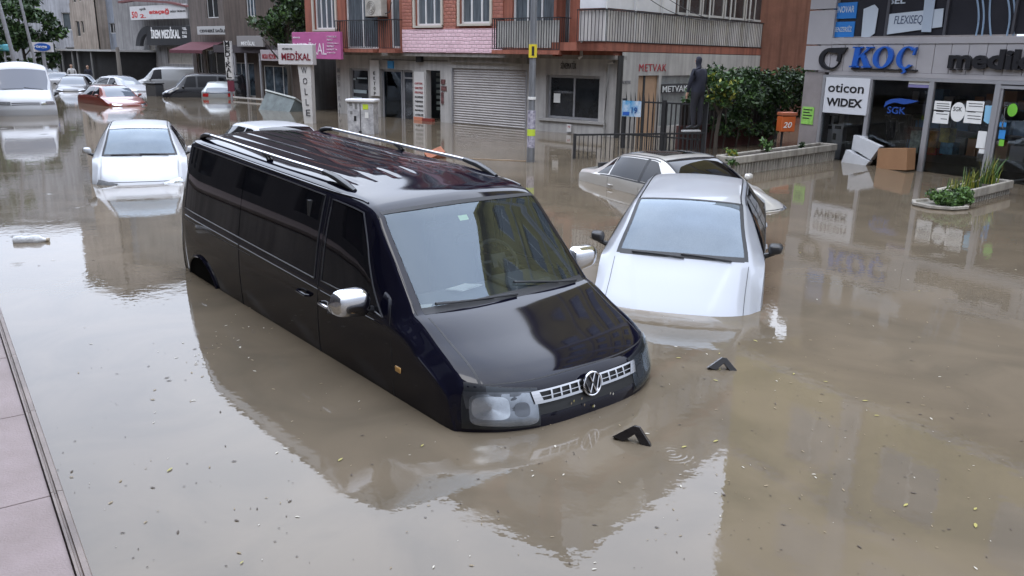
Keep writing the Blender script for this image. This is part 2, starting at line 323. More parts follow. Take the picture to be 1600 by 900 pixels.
    def patch(b,fn,nu,nv,off,side,mbd=None,thick=0):
        """fn(u,v)->(t,r) ; adds an offset sheet"""
        m=mbd or MB(); V=[]
        for i in range(nu+1):
            for j in range(nv+1):
                t,r=fn(i/nu,j/nv); sd=side
                if r>1: r=2-r; sd=-side
                V.append(b.ev(t,r,sd)+b.nrm(t,min(r,.998),sd)*off)
        return m.add(V,[(i*(nv+1)+j,i*(nv+1)+j+1,(i+1)*(nv+1)+j+1,(i+1)*(nv+1)+j) for i in range(nu) for j in range(nv)])
    def rz(b,t,z):
        k=('z',round(t,2))
        if k not in b.pc: R=[.64*i/24 for i in range(25)]; b.pc[k]=(R,[b.ev(round(t,2),x)[2] for x in R])
        return float(np.interp(z,b.pc[k][1],b.pc[k][0]))
    def ry(b,t,yf):
        k=('y',round(t,2)); ye=b.par(t)[8]
        if k not in b.pc: R=[.6+.4*i/24 for i in range(25)]; b.pc[k]=(R,[-b.ev(round(t,2),x)[1] for x in R])
        r=float(np.interp(-abs(yf)*ye,b.pc[k][1],b.pc[k][0])); return r if yf>=0 else 2-r
    def side(b,q,side,off=.004,nu=14,nv=6,m=None):
        """q: corners (s,f) bl,br,tr,tl ; f fraction belt->roof edge"""
        def fn(u,v):
            s=(1-u)*((1-v)*q[0][0]+v*q[3][0])+u*((1-v)*q[1][0]+v*q[2][0]); f=(1-u)*((1-v)*q[0][1]+v*q[3][1])+u*((1-v)*q[1][1]+v*q[2][1])
            t=s; s=b.S(s)
            for _ in range(5):
                p=b.par(t); z=p[5]+(p[7]-p[5])*f; r=b.rz(t,z); t+=(s+b.ev(t,r)[0])*.9
            return t,r
        return b.patch(fn,nu,nv,off,side,m)
    def top(b,q,off=.004,nu=8,nv=16,m=None):
        """q corners (t,yfrac) with yfrac -1..1 (left positive)"""
        def fn(u,v):
            t=(1-u)*((1-v)*q[0][0]+v*q[3][0])+u*((1-v)*q[1][0]+v*q[2][0]); y=(1-u)*((1-v)*q[0][1]+v*q[3][1])+u*((1-v)*q[1][1]+v*q[2][1]); return t,b.ry(t,y)
        return b.patch(fn,nu,nv,off,1,m)
    def pt(b,t,yf,off=0):
        r=b.ry(t,yf); sd=1
        if r>1: r=2-r; sd=-1
        return b.ev(t,r,sd)+b.nrm(t,min(r,.998),sd)*off
    def spt(b,s,z,side,off=0):
        t=s; s=b.S(s)
        for _ in range(8): r=b.rz(t,z); t+=(s+b.ev(t,r)[0])*.9
        return b.ev(t,r,side)+b.nrm(t,r,side)*off
blackrub=mat('black_rubber',(.018,.018,.02),.55); blackpl=mat('black_trim',(.022,.022,.024),.38)
chrome=mat('chrome',(.62,.62,.64),.12,metal=1); brushed=mat('satin_aluminium',(.6,.6,.62),.28,metal=1)
darkin=mat('dark_cabin_plastic',(.03,.03,.032),.7); seatm=mat('grey_seat_cloth',(.07,.07,.075),.9,var=.3,vs_=20)
tint=mat('dark_tinted_glass',(.005,.005,.007),.03,spec=.32,ior=1.5); lensm=glass('clear_lens',(.75,.78,.8),1.5)
reflm=mat('lamp_reflector',(.5,.5,.52),.25,metal=1,var=.35,vs_=9); redl=mat('red_lamp_lens',(.35,.02,.02),.12,coat=.6); ambr=mat('amber_lens',(.55,.3,.08),.15,coat=.5)
paper=mat('white_paper',(.75,.75,.73),.7); 
def wheel(parent,x,y,rad=.33,w=.2):
    g=bpy.data.objects.new('wheel',None); COL.objects.link(g); g.parent=parent; g.location=(x,y,rad)
    m=MB(); m.lathe([(rad*.62,-w/2),(rad*.93,-w/2),(rad,-w/2+.03),(rad,w/2-.03),(rad*.93,w/2),(rad*.62,w/2)],n=28,axis='y'); m.build('tyre',blackrub,g,smooth=True)
    m=MB(); m.lathe([(.02,-w/2+.02),(rad*.62,-w/2+.015),(rad*.62,w/2-.015),(.02,w/2-.02)],n=20,axis='y')
    m.build('rim',brushed,g,smooth=True); return g
def wiper(parent,b,t0,y0,t1,y1,off=.02):
    m=MB(); n=10; m.tube([b.pt(t0+(t1-t0)*k/n,y0+(y1-y0)*k/n,off*(.6+.4*math.sin(k/n*3.1))) for k in range(n+1)],[.010]*3+[.007]*(n-2),6)
    m.tube([b.pt(t0+(t1-t0)*k/n+.01,y0+(y1-y0)*k/n,.006) for k in range(3,n+1)],.006,5); return m.build('wiper',blackrub,parent,smooth=True)
def mirror(parent,p,side,capm,sc_=1.,h=.15,w=.2,dp=.09):
    """egg-shaped shell; p = attachment point on the door, car coords"""
    g=bpy.data.objects.new('wing_mirror',None); COL.objects.link(g); g.parent=parent; g.location=tuple(p)
    m=MB(); V=[];nu,nv=14,10
    for i in range(nu+1):
        a=i/nu  # along width
        for j in range(2*nv):
            q=2*math.pi*j/(2*nv); rr=(1-abs(2*a-1)**4.5)**.45 if 0<a<1 else .02
            cx=math.cos(q); sx=math.sin(q); X=(dp*max(cx,0)**.8 if cx>0 else 0)*rr+.0; Z=h/2*np.sign(sx)*abs(sx)**.6*rr*(1.-.22*a)
            V.append((X,side*(.05+w*a),.09+Z+.02*a))
    m.add(V,[(i*2*nv+j,i*2*nv+(j+1)%(2*nv),(i+1)*2*nv+(j+1)%(2*nv),(i+1)*2*nv+j) for i in range(nu) for j in range(2*nv)]); m.build('mirror_cap',capm,g,smooth=True,angle=60)
    m=MB(); m.add([(-.004,side*(.085),.03),(-.004,side*(.06+w),.045),(-.004,side*(.06+w),.13),(-.004,side*.085,.14)],[(0,1,2,3)]); m.build('mirror_glass',mat('mirror_silver',(.7,.72,.74),.02,metal=1),g)
    m=MB(); m.tube([(-.01,0,.0),(.0,side*.05,.02),(.01,side*.12,.05)],[.035,.028,.022],8); m.build('mirror_arm',blackpl,g,smooth=True); return g
def seams(parent,b,lines,r=.003):
    for L_,side in lines: m=MB(); m.tube([b.spt(s,z,side,.0005) for s,z in L_],r,4); m.build('door_seam',blackrub,parent)
def lerp(a,b,t): return a+(b-a)*t
def bonnet_crease(s,y):
    if s>1.0 or s<.1: return 0
    e=min(1,(s-.1)/.2,(1.0-s)/.15); q=abs(y); yc=.30+.22*s
    return e*.012*(1/(1+math.exp(-(q-yc)/.012)))*(1 if q<.62 else max(0,1-(q-.62)/.1))
# ---- generic saloon / hatchback
def sedan_keys(L=4.3,W=.86,roof=1.42,belt=.93,hood=.86,ws=(1.0,1.78),rear=(3.35,3.85),tail=1.0,roofw=.56,nd=0):
    a,c=ws; d,e=rear
    K=[(-.9,.10,.34,.22,.24,W-.12,.26,W-.12,.28,W-.15,.28),
     (-.6,.02,.34,.22,.35,W-.06,.45,W-.07,.50,W-.10,.50),
     (-.3,.02,.34,.22,.42,W-.04,.55,W-.05,.60,W-.09,.605),
     (-.05,.07,.34,.22,.5,W-.02,.62,W-.05,.665,W-.12,.68),
     (.2,.2,.30,.22,.5,W-.01,.69,W-.04,.735,W-.14,.755),
     (.6,.6,.20,.22,.5,W,.78,W-.03,.835,W-.15,.865),
     (a,a,.13,.22,.5,W,belt-.03,W-.02,hood+.07,W-.15,hood+.085),
     (lerp(a,c,.5),lerp(a,c,.5),.12,.22,.5,W,belt,W-.02,lerp(hood+.07,roof-.05,.58),lerp(W-.15,roofw,.55),lerp(hood+.085,roof,.6)),
     (c,c,.09,.22,.5,W,belt+.01,W-.015,roof-.06,roofw+.015,roof-.025),
     (c+.25,c+.25,.05,.22,.5,W,belt+.01,W-.015,roof-.03,roofw,roof+.0),
     (lerp(c,d,.55),lerp(c,d,.55),0,.22,.5,W,belt+.02,W-.015,roof-.03,roofw,roof+.015),
     (d-.15,d-.15,-.04,.22,.5,W,belt+.03,W-.02,roof-.06,roofw-.01,roof-.015),
     (d,d,-.06,.22,.5,W,belt+.03,W-.02,roof-.10,roofw-.02,roof-.05),
     (e,e,-.08,.22,.5,W,tail-.05,W-.03,tail+.01,W-.16,tail+.03)]
    for n_ in range(6):
        d_=nd*(1,1,1,1,1,.5)[n_]; r_=list(K[n_]); r_=[x-(d_ if j in(6,8,10) else 0) for j,x in enumerate(r_)]; K[n_]=tuple(r_)
    K+=[(L-.12,L-.12,-.12,.22,.5,W-.01,tail-.09,W-.05,tail-.03,W-.14,tail-.005)] if L-.12>e+.1 else []
    K+=[(L+.05,L-.02,-.2,.25,.5,W-.02,tail-.16,W-.05,tail-.10,W-.12,tail-.09),(L+.35,L,-.22,.28,.45,W-.03,.6,W-.04,.66,W-.08,.66),(L+.7,L-.05,-.22,.25,.28,W-.08,.3,W-.08,.34,W-.1,.34)]
    return K
def car(name,label,cat,pose,paint,K,group=None,ws=(1.0,1.78),rear=(3.35,3.85),belt=.93,glassm=None,doors=((1.35,2.25),(2.33,3.25)),quarter=(3.3,3.62),sunroof=None,mirm=None,detail=2,headlamp=True,rearlamp=True,wdw=tint,wipers=True,ribs=None):
    x,y,yaw,wl,pit,rol=pose
    g=empty(name,label,cat,(x,y,-wl),(rol,-(-pit),yaw),group)
    b=Body(K,ribs or (bonnet_crease if detail>1 else None)); a,c=ws; d,e=rear; gm=glassm or tint
    cut=lambda t,r:(a+.04<t<c-.02 and r>6.15/9) if detail>1 else False
    b.mesh(.05 if detail>1 else .12,27 if detail>1 else 19,(a+.04,c-.02,d+.03,e-.03),cut,'body',paint,g,nroof=40 if detail>1 else 0)
    if detail>1:
        f=lambda u,v:(lerp(a+.04,c-.02,u),lerp(6.15/9,2-6.15/9,v)); m=b.patch(f,12,24,-.002,1); m.build('windshield',gm,g,smooth=True)
        m=MB(); b.top([(a+.03,-.9),(a+.09,-.9),(a+.09,.9),(a+.03,.9)],.001,2,20,m)
        for s_ in(-1,1): b.top([(a+.04,s_*.955),(c-.02,s_*.965),(c-.02,s_*.90),(a+.04,s_*.90)],.001,14,2,m)
        b.top([(c-.045,-.95),(c-.012,-.95),(c-.012,.95),(c-.045,.95)],.001,2,20,m); m.build('windshield_trim',blackrub,g,smooth=True)
        m=MB(); zc=b.par(a)[9]; m.box(-(c+.2),-(a+.12),-.62,.62,zc-.12,zc-.05); m.build('dashboard',darkin,g,bevel=.02)
        m=MB(); pr=b.par((c+d)/2); 
        m.box(-(e-.2),-(a+.1),-.66,.66,.42,.46); m.box(-(e+.0),-(e-.08),-.6,.6,.4,pr[7]-.25); m.build('cabin_floor',darkin,g)
        for yy in(-.36,.36):
            m=MB(); m.obox((-(c+.45),yy,.55),(.25,0,.02),(0,.24,0),(-.01,0,.07)); m.obox((-(c+.72),yy,.85),(.05,0,-.01),(0,.23,0),(-.07,0,.3)); m.obox((-(c+.80),yy,1.2),(.04,0,0),(0,.12,0),(-.01,0,.08)); m.build('seat',seatm,g,bevel=.03,smooth=True)
        m=MB(); cc=np.array((-(c+.02),.36,zc+.02)); m.tube([cc+np.array((-.06*math.sin(q)*.9,.18*math.cos(q),.18*math.sin(q)*.85)) for q in np.linspace(0,2*math.pi,25)],.014,6,False); m.build('steering_wheel',darkin,g,smooth=True)
    else:
        m=MB(); b.top([(a+.05,-.9),(c-.03,-.93),(c-.03,.93),(a+.05,.9)],.004,6,10,m); m.build('windshield',gm,g,smooth=True)
    m=MB(); b.top([(d+.05,-.86),(e-.04,-.84),(e-.04,.84),(d+.05,.86)],.004,6,10,m); m.build('rear_window',wdw,g,smooth=True)
    for sd in(-1,1):
        for i,(s0,s1) in enumerate(doors):
            q=[(s0 if i else max(s0-.12,a+.35),.10),(s1,.10),(s1+.01,.9),((s0 if i else c+.10),.9)]
            if i==len(doors)-1 and quarter is None: q[2]=(min(s1,d-.02),.9)
            m=b.side(q,sd); m.build('side_window',wdw,g,smooth=True)
        if quarter:
            m=b.side([(quarter[0],.12),(quarter[1]+.05,.14),(min(quarter[1]-.12,d+.05),.85),(quarter[0]+.0,.9)],sd,nu=6); m.build('quarter_window',wdw,g,smooth=True)
        p=b.spt(a+.42,belt+.01,sd); mirror(g,p+np.array([0,-sd*.02,-.02]),sd,mirm or paint,h=.13,w=.15)
        if detail>1:
            for (s0,s1) in doors:
                q=b.spt(s1-.14,belt-.12,sd,.012); q2=b.spt(s1-.02,belt-.115,sd,.012); m=MB(); m.tube([b.spt(s1-.16,belt-.12,sd,.0),q,q2,b.spt(s1-.0,belt-.115,sd,.0)],.012,6); m.build('door_handle',paint,g,smooth=True)
            sl_=[]
            for (s0,s1) in doors: sl_.append(([(s1+.03,z) for z in np.linspace(.3,belt+.02,7)],sd))
            sl_.append(([(a+.22,z) for z in np.linspace(.3,belt-.1,6)],sd)); seams(g,b,sl_)
            # dark window surround and B pillar
            m=MB(); b.side([(a+.25,.02),(d+.2,.02),(d+.2,.075),(a+.25,.075)],sd,.003,30,1,m)
            b.side([(c+.04,.93),(d+.0,.93),(d+.0,.965),(c+.04,.965)],sd,.003,20,1,m)
            if len(doors)>1: b.side([(doors[0][1],.06),(doors[1][0],.06),(doors[1][0],.93),(doors[0][1],.93)],sd,.0045,2,6,m)
            m.build('window_surround',blackrub,g,smooth=True)
            m=MB(); m.tube([b.ev(t,5.95/9,sd)+np.array([0,0,.004]) for t in np.linspace(c-.02,d-.05,24)],.008,4); m.build('roof_drip_seam',blackrub,g)
    if headlamp:
        for sd in(-1,1):
            m=MB()
            b.top([(-.22,sd*.60),(-.05,sd*.50),(.16,sd*.985),(-.12,sd*.99)][::1],.006,6,8,m); m.build('headlight',reflm if detail<2 else lampglass,g,smooth=True)
    if rearlamp:
        for sd in(-1,1):
            Lr=b.T1-.6; m=MB(); b.top([(Lr+.0,sd*.62),(Lr+.22,sd*.62),(Lr+.22,sd*.99),(Lr+.0,sd*.99)],.008,5,6,m); m.build('tail_lamp',redl,g,smooth=True)
    if wipers and detail>1:
        wiper(g,b,a+.03,.05,a+.06,-.72,.022); wiper(g,b,a+.03,.72,a+.07,.0,.022)
    if sunroof:
        m=MB(); b.top([(sunroof[0],-.62),(sunroof[1],-.62),(sunroof[1],.62),(sunroof[0],.62)],.004,8,10,m); m.build('sunroof',tint,g,smooth=True)
    if detail>1:
        for xx in(.85,b.T1-1.5):
            for sd in(-1,1): wheel(g,-xx,sd*.72,.31)
        m=MB(); b.top([(.02,-.86),(.05,-.86),(.05,.86),(.02,.86)],.002,1,24,m) ; m.build('hood_seam',blackrub,g)
        for sd in(-1,1): b.top([(.12,sd*.93),(a-.02,sd*.965),(a-.02,sd*.957),(.12,sd*.922)],.0015,14,1).build('hood_side_seam',blackrub,g)
    return g,b
lampglass=mat('clear_headlamp',(.45,.46,.47),.08,metal=.6,var=.4,vs_=14,coat=1)
# ---------------------------------------------------------------- black van (hero)
vanpaint=mat('black_car_paint',(.004,.004,.011),.06,spec=.38)
VK=[(-1.0,.06,.30,.25,.27,.84,.29,.84,.31,.82,.31),
 (-.8,.0,.31,.25,.38,.90,.44,.90,.50,.885,.50),
 (-.55,-.015,.32,.25,.45,.935,.60,.93,.66,.91,.665),
 (-.3,.015,.33,.25,.48,.94,.70,.935,.765,.90,.77),
 (-.1,.05,.33,.25,.5,.945,.79,.935,.85,.885,.862),
 (.04,.085,.33,.25,.5,.95,.84,.935,.905,.86,.918),
 (.2,.2,.315,.25,.5,.95,.90,.94,.98,.84,.995),
 (.5,.5,.24,.25,.55,.952,.99,.94,1.088,.825,1.100),
 (.8,.8,.14,.25,.58,.952,1.08,.94,1.195,.82,1.207),
 (.86,.86,.135,.25,.58,.952,1.09,.94,1.21,.82,1.224),
 (.92,.92,.132,.25,.58,.952,1.10,.94,1.264,.817,1.279),
 (1.15,1.15,.122,.25,.6,.952,1.12,.94,1.473,.80,1.492),
 (1.44,1.44,.108,.25,.6,.952,1.13,.94,1.736,.775,1.760),
 (1.5,1.5,.10,.25,.6,.952,1.13,.94,1.79,.765,1.816),
 (1.62,1.62,.09,.25,.6,.952,1.13,.94,1.835,.765,1.885),
 (1.85,1.85,.07,.25,.6,.952,1.13,.94,1.86,.775,1.925),
 (2.4,2.4,.03,.25,.6,.952,1.13,.94,1.875,.79,1.99),
 (3.2,3.2,0,.25,.6,.952,1.13,.94,1.88,.79,1.965),
 (4.7,4.7,-.02,.25,.6,.95,1.13,.935,1.88,.785,1.96),
 (5.1,5.08,-.06,.25,.6,.94,1.13,.92,1.86,.765,1.93),
 (5.22,5.17,-.08,.25,.6,.93,1.13,.91,1.80,.74,1.87),
 (5.4,5.24,-.1,.25,.6,.925,1.1,.905,1.55,.78,1.60),(5.7,5.28,-.1,.25,.6,.925,1.0,.9,1.15,.86,1.16),(6.0,5.3,-.1,.25,.5,.92,.8,.9,.85,.89,.85),(6.3,5.28,-.1,.22,.3,.9,.4,.89,.45,.88,.45)]
def ribz(s,y):
    if s<2.05 or s>5.05: return 0
    e=min(1,(s-2.05)/.12,(5.05-s)/.12); z=0
    for c in (.09,.27,.45,.60): z+=math.exp(-((abs(y)-c)/.022)**2)
    return -.0058*z*max(e,0)
van=empty('parked_van','large black passenger van with chrome mirrors and roof rails, sunk to its headlights','van',(0.546,5.2976,-.6187),(.0074,.0353,-.8839))
vb=Body(VK,ribz,.135); WA,WB=.86,1.52
vb.mesh(.045,31,(WA,WB,2.05,2.17,4.93,5.05),lambda t,r:(WA<t<WB and r>6.0/9),'body',vanpaint,van,nroof=44)
m=vb.patch(lambda u,v:(lerp(WA,WB,u),lerp(6.03/9,2-6.03/9,v)),14,26,-.002,1); m.build('windshield',glass('van_windscreen',(.80,.86,.83),1.85,fog=.03,fogcol=(.42,.50,.56)),van,smooth=True)
m=MB(); vb.top([(WA-.015,-.93),(WA+.035,-.93),(WA+.035,.93),(WA-.015,.93)],.0015,2,20,m)
for s_ in(-1,1): vb.top([(WA-.01,s_*.985),(WB+.01,s_*.985),(WB,s_*.99),(WA,s_*.99)],.0015,14,2,m)
vb.top([(WB-.02,-.95),(WB+.012,-.95),(WB+.012,.95),(WB-.02,.95)],.0015,2,20,m); m.build('windshield_seal',blackrub,van,smooth=True)
# interior
m=MB(); m.box(-1.50,-.97,-.80,.80,1.0,1.15); m.box(-1.5,-1.3,-.3,.3,.7,1.0); m.box(-1.46,-1.14,.2,.62,1.15,1.20); m.build('dashboard',mat('grey_dashboard',(.075,.08,.085),.6),van,bevel=.03,smooth=True)
m=MB(); m.box(-5.0,-.98,-.86,.86,.38,.42); m.box(-2.5,-2.46,-.86,.86,.42,1.75); m.box(-2.48,-.95,-.9,-.86,.42,1.08); m.box(-2.48,-.95,.86,.9,.42,1.08); m.build('cabin_lining',darkin,van)
for yy in(-.42,.42):
    m=MB(); m.obox((-2.0,yy,.78),(.26,0,.02),(0,.25,0),(0,0,.07)); m.obox((-2.28,yy,1.12),(.06,0,-.01),(0,.24,0),(-.06,0,.33)); m.obox((-2.36,yy,1.53),(.045,0,0),(0,.13,0),(-.01,0,.09)); m.build('seat',seatm,van,bevel=.04,smooth=True)
m=MB(); cc=np.array((-1.60,.42,1.26)); tl=R_(38)
m.tube([cc+np.array((-.19*math.sin(q)*math.sin(tl)*1.0,.19*math.cos(q),.19*math.sin(q)*math.cos(tl))) for q in np.linspace(0,2*math.pi,33)],.016,7,False)
m.obox(cc,(.02,0,.01),(0,.075,0),(-.03,0,.05)); m.tube([cc+np.array((0,-.18,0)),cc,cc+np.array((0,.18,0))],.015,6); m.tube([cc,cc+np.array((.2,0,-.12))],.03,8); m.build('steering_wheel',darkin,van,smooth=True)
m=MB(); m.obox((-1.34,-.12,1.185),(.085,.02,.014),(-.02,.11,0),(0,0,.004)); m.obox((-1.30,-.10,1.20),(.05,.02,.012),(-.02,.06,0),(0,0,.002)); tag(m.build('crumpled_paper',paper),'white crumpled paper on the black van dashboard behind the windscreen','paper')
PAPERS=[o for o in bpy.data.objects if o.name.startswith('crumpled_paper')]
m=MB(); m.tube([vb.pt(1.40,.02,-.02)+np.array([0,0,-.0]),vb.pt(1.36,.02,-.08)+np.array([-.04,0,-.02])],.012,6); m.obox(vb.pt(1.34,.02,-.12)+np.array([-.05,0,-.04]),(.012,0,0),(0,.11,0),(0,0,.035)); m.build('rear_view_mirror',blackpl,van,smooth=True)
m=MB(); vb.top([(1.39,-.16),(1.425,-.16),(1.425,-.05),(1.39,-.05)],-.008,1,3,m); m.build('windscreen_sticker',mat('pale_green_sticker',(.55,.8,.45),.5),van)
# side glass, one long tinted panel behind the door window as in the photo
for sd in(-1,1):
    m=vb.side([(1.22,.09),(2.13,.07),(2.13,.90),(1.72,.90)],sd); m.build('door_window',tint,van,smooth=True)
    m=vb.side([(2.27,.05),(3.645,.05),(3.645,.92),(2.27,.92)],sd,nu=20); m.build('sliding_door_window',tint,van,smooth=True)
    m=vb.side([(3.655,.05),(5.0,.05),(4.93,.92),(3.655,.92)],sd,nu=20); m.build('rear_side_window',tint,van,smooth=True)
    seams(van,vb,[([(2.20,z) for z in np.linspace(.3,1.82,14)],sd),([(1.05,.30),(1.04,.6),(1.06,.9),(1.10,1.12),(1.15,1.24)],sd),([(3.65,z) for z in np.linspace(.3,1.1,8)],sd),([(s,1.045) for s in np.linspace(3.4,5.0,14)],sd)],.004)
    m=MB(); m.tube([vb.spt(s,1.085,sd,.001) for s in np.linspace(1.2,5.0,60)],.005,5); m.build('belt_molding',vanpaint,van,smooth=True)
    m=MB(); m.tube([vb.spt(s,1.862-.03*max(0,(1.9-s)),sd,.002) for s in np.linspace(1.72,5.05,60)],.009,5); m.build('rain_gutter',vanpaint,van,smooth=True)
    for a_,b_,c_,d_ in (((1.20,.07),(2.15,.05),(2.15,.92),(1.70,.92)),((2.26,.04),(5.01,.04),(4.94,.93),(2.26,.93))):
        P_=[]
        for (p,q_) in ((a_,b_),(b_,c_),(c_,d_),(d_,a_)):
            for k in range(10):
                s=lerp(p[0],q_[0],k/10); f_=lerp(p[1],q_[1],k/10); t=s
                for _ in range(4): pr_=vb.par(t); r=vb.rz(t,pr_[5]+(pr_[7]-pr_[5])*f_); t+=(vb.S(s)+vb.ev(t,r)[0])*.9
                P_.append(vb.ev(t,r,sd)+np.array([0,sd*.003,0]))
        m=MB(); m.tube(P_+[P_[0]],.0065,5); m.build('window_seal_highlight',mat('seal_edge_highlight',(.05,.05,.055),.3),van,smooth=True)  # rubber outline in a lighter tone, painting the faint highlight round the glass
    # handles
    for s0,mt in ((2.06,chrome),(2.42,vanpaint)):
        m=MB(); m.tube([vb.spt(s0+.08,.99,sd,.0),vb.spt(s0+.06,.992,sd,.028),vb.spt(s0-.08,.992,sd,.03),vb.spt(s0-.10,.99,sd,.0)],[.011,.013,.013,.011],8); m.build('door_handle',mt,van,smooth=True)
        m=MB(); c=vb.spt(s0,.99,sd,.001); m.add([c+np.array([.055*math.cos(q),0,.026*math.sin(q)]) for q in np.linspace(0,2*math.pi,17)[:-1]],[tuple(range(16))]); m.build('handle_recess',blackpl,van)
    m=MB(); c=vb.spt(.97,.82,sd,.002); m.obox(c,(.035,0,0),(0,.008,0),(0,0,.022)); m.build('side_indicator',ambr,van,bevel=.008,smooth=True)
    p=vb.spt(1.34,1.16,sd); mirror(van,p+np.array([0,-sd*.01,-.01]),sd,chrome,h=.235,w=.31,dp=.10)
    # rails
    rail=bpy.data.objects.new('roof_rail',None); COL.objects.link(rail); rail.parent=van
    f=lambda s,up:np.array(vb.ev(s,6.25/9,sd))+np.array([0,0,up*.66])
    m=MB(); m.tube([f(2.20,.045)]+[f(s,.085) for s in np.linspace(2.42,4.75,30)]+[f(4.92,.05)],[.015]+[.021]*30+[.015],10,flat=.8); m.build('rail_tube',brushed,rail,smooth=True)
    for s0,s1,u in ((1.98,2.42,1),(3.40,3.52,0),(4.72,5.02,-1)):
        m=MB()
        if u==1: m.tube([f(1.98,.0),f(2.1,.028),f(2.25,.065),f(2.44,.085)],[.02,.033,.035,.027],10,flat=.8)
        elif u==-1: m.tube([f(5.04,.0),f(4.95,.04),f(4.85,.07),f(4.72,.085)],[.02,.033,.034,.027],10,flat=.8)
        else: m.tube([f(3.40,.0),f(3.43,.05),f(3.52,.085)],[.03,.028,.02],8)
        m.build('rail_foot',blackpl,rail,smooth=True)
    # headlight: lens over a reflector bowl
    q=[(-.58,sd*.495),(-.06,sd*.495),(.08,sd*.988),(-.56,sd*.997)]
    hl=bpy.data.objects.new('headlight',None); COL.objects.link(hl); hl.parent=van
    m=MB(); vb.top([(-.60,sd*.49),(-.05,sd*.49),(.10,sd*.99),(-.58,sd*.999)],.002,8,12,m); m.build('lamp_housing',mat('headlamp_housing',(.03,.03,.033),.3),hl,smooth=True)
    m=MB(); vb.top([(-.36,sd*.54),(-.09,sd*.54),(-.02,sd*.99),(-.28,sd*.965)],.004,10,14,m); m.build('lamp_reflector',mat('headlamp_reflector',(.22,.22,.23),.3,metal=.8,var=.5,vs_=9),hl,smooth=True)
    for (tc_,yc,rt,ry_,o0,mt_,ex) in ((-.32,.725,.235,.225,.0055,mat('lamp_wide_bowl',(.46,.47,.49),.25,metal=.9,var=.35,vs_=5),.32),(-.28,.82,.17,.115,.0075,mat('lamp_main_bowl',(.92,.93,.95),.2,metal=.85,var=.25,vs_=9),.55),(-.33,.62,.11,.055,.007,mat('lamp_side_bowl',(.22,.22,.23),.3,metal=.8),.7)):
        P_=[]
        for k in (.0,.5,.8,1):
            for qn in range(28): a_=2*math.pi*qn/28; f_=lambda x:math.copysign(abs(x)**ex,x); P_.append(vb.pt(tc_+k*rt*f_(math.sin(a_))+.10*k*ry_*f_(math.cos(a_)),sd*(yc+k*ry_*f_(math.cos(a_))),o0))
        m=MB(); m.add(P_,[(r0+n_,r0+(n_+1)%28,r0+28+(n_+1)%28,r0+28+n_) for r0 in (0,28,56) for n_ in range(28)]); m.build('lamp_bowl',mt_,hl,smooth=True)
    m=MB(); vb.top(q,.012,10,16,m); m.build('lamp_lens',glass('headlamp_lens',(.86,.88,.9),1.35),hl,smooth=True)
    for xx in(.93,4.95): wheel(van,-xx,sd*.80,.33,.22)
    # wheel arches: dark semicircle with lip
    for xx in(4.62,):
        m=MB(); Rr=.37; cz=.33; N=18
        V=[vb.spt(xx+Rr*math.cos(a)*k,cz+max(-.05,Rr*math.sin(a))*k,sd,.004) for k in (.0,.5,1) for a in np.linspace(0,math.pi,N)]
        m.add(V,[(i*N+j,i*N+j+1,(i+1)*N+j+1,(i+1)*N+j) for i in range(2) for j in range(N-1)]); m.build('wheel_arch',mat('arch_black',(.004,.004,.004),.95,spec=.1),van)
        m=MB(); m.tube([vb.spt(xx+(Rr+.01)*math.cos(a),cz+(Rr+.01)*math.sin(a),sd,.006) for a in np.linspace(0.02,math.pi-.02,24)],.017,6); m.build('wheel_arch_lip',vanpaint,van,smooth=True)
# grille: chrome surround with cells
gt=lambda z: float(np.interp(z,[vb.ev(t,1)[2] for t in np.linspace(-.5,.1,60)],np.linspace(-.5,.1,60)))
m=MB(); vb.top([(-.45,-.52),(-.10,-.52),(-.10,.52),(-.45,.52)],.003,6,26,m); m.build('grille_opening',mat('grille_black',(.006,.006,.006),.6),van)
m=MB()
for t0,t1,w0,w1 in((-.125,-.10,.54,.55),(-.275,-.24,.52,.53),(-.195,-.185,.53,.53)):
    vb.top([(t0,-w0),(t1,-w1),(t1,w1),(t0,w0)],.020,2,30,m)
for y in list(np.linspace(-.38,-.12,4))+list(np.linspace(.12,.38,4)): vb.top([(-.25,y-.007),(-.115,y-.007),(-.115,y+.007),(-.25,y+.007)],.0185,4,1,m)
for s_ in(-1,1): vb.top([(-.275,s_*.45),(-.10,s_*.49),(-.10,s_*.55),(-.275,s_*.525)],.021,4,3,m)
m.build('grille',mat('grille_chrome',(.55,.55,.56),.22,metal=1),van)
# emblem: ring with a V above a W
ec=vb.pt(-.20,0,.036); em=bpy.data.objects.new('emblem',None); COL.objects.link(em); em.parent=van; em.location=tuple(ec); em.rotation_euler=(0,R_(-12),0)
m=MB(); rr=.08
m.tube([(0,rr*math.cos(q),rr*math.sin(q)) for q in np.linspace(0,2*math.pi,33)],.0075,8,False)
st=lambda a,b_:m.tube([(.002,a[0]*rr,a[1]*rr),(.002,b_[0]*rr,b_[1]*rr)],.0062,6)
for sd in(-1,1): st((sd*.36,.90),(0,.12)); st((sd*.80,.52),(sd*.36,-.78)); st((sd*.36,-.78),(0,.02))
m.build('emblem_ring_and_letters',chrome,em,smooth=True)
m=MB(); m.lathe([(.001,-.012),(rr,-.012),(rr,-.006),(.001,-.006)],n=28,axis='x'); m.build('emblem_plate',blackpl,em)
wiper(van,vb,.855,.80,.935,.06,.03); wiper(van,vb,.855,.02,.90,-.80,.03)
m=MB(); vb.top([(.055,-.88),(.068,-.88),(.068,.88),(.055,.88)],.001,1,30,m)
for sd in(-1,1): vb.top([(.07,sd*.905),(.80,sd*.935),(.80,sd*.92),(.07,sd*.885)],.001,16,1,m)
m.build('hood_seam',blackrub,van)
m=MB(); m.obox((-5.18,0,1.905),(.07,0,-.012),(0,.62,0),(.003,0,.012)); m.build('rear_spoiler',vanpaint,van,bevel=.012,smooth=True)
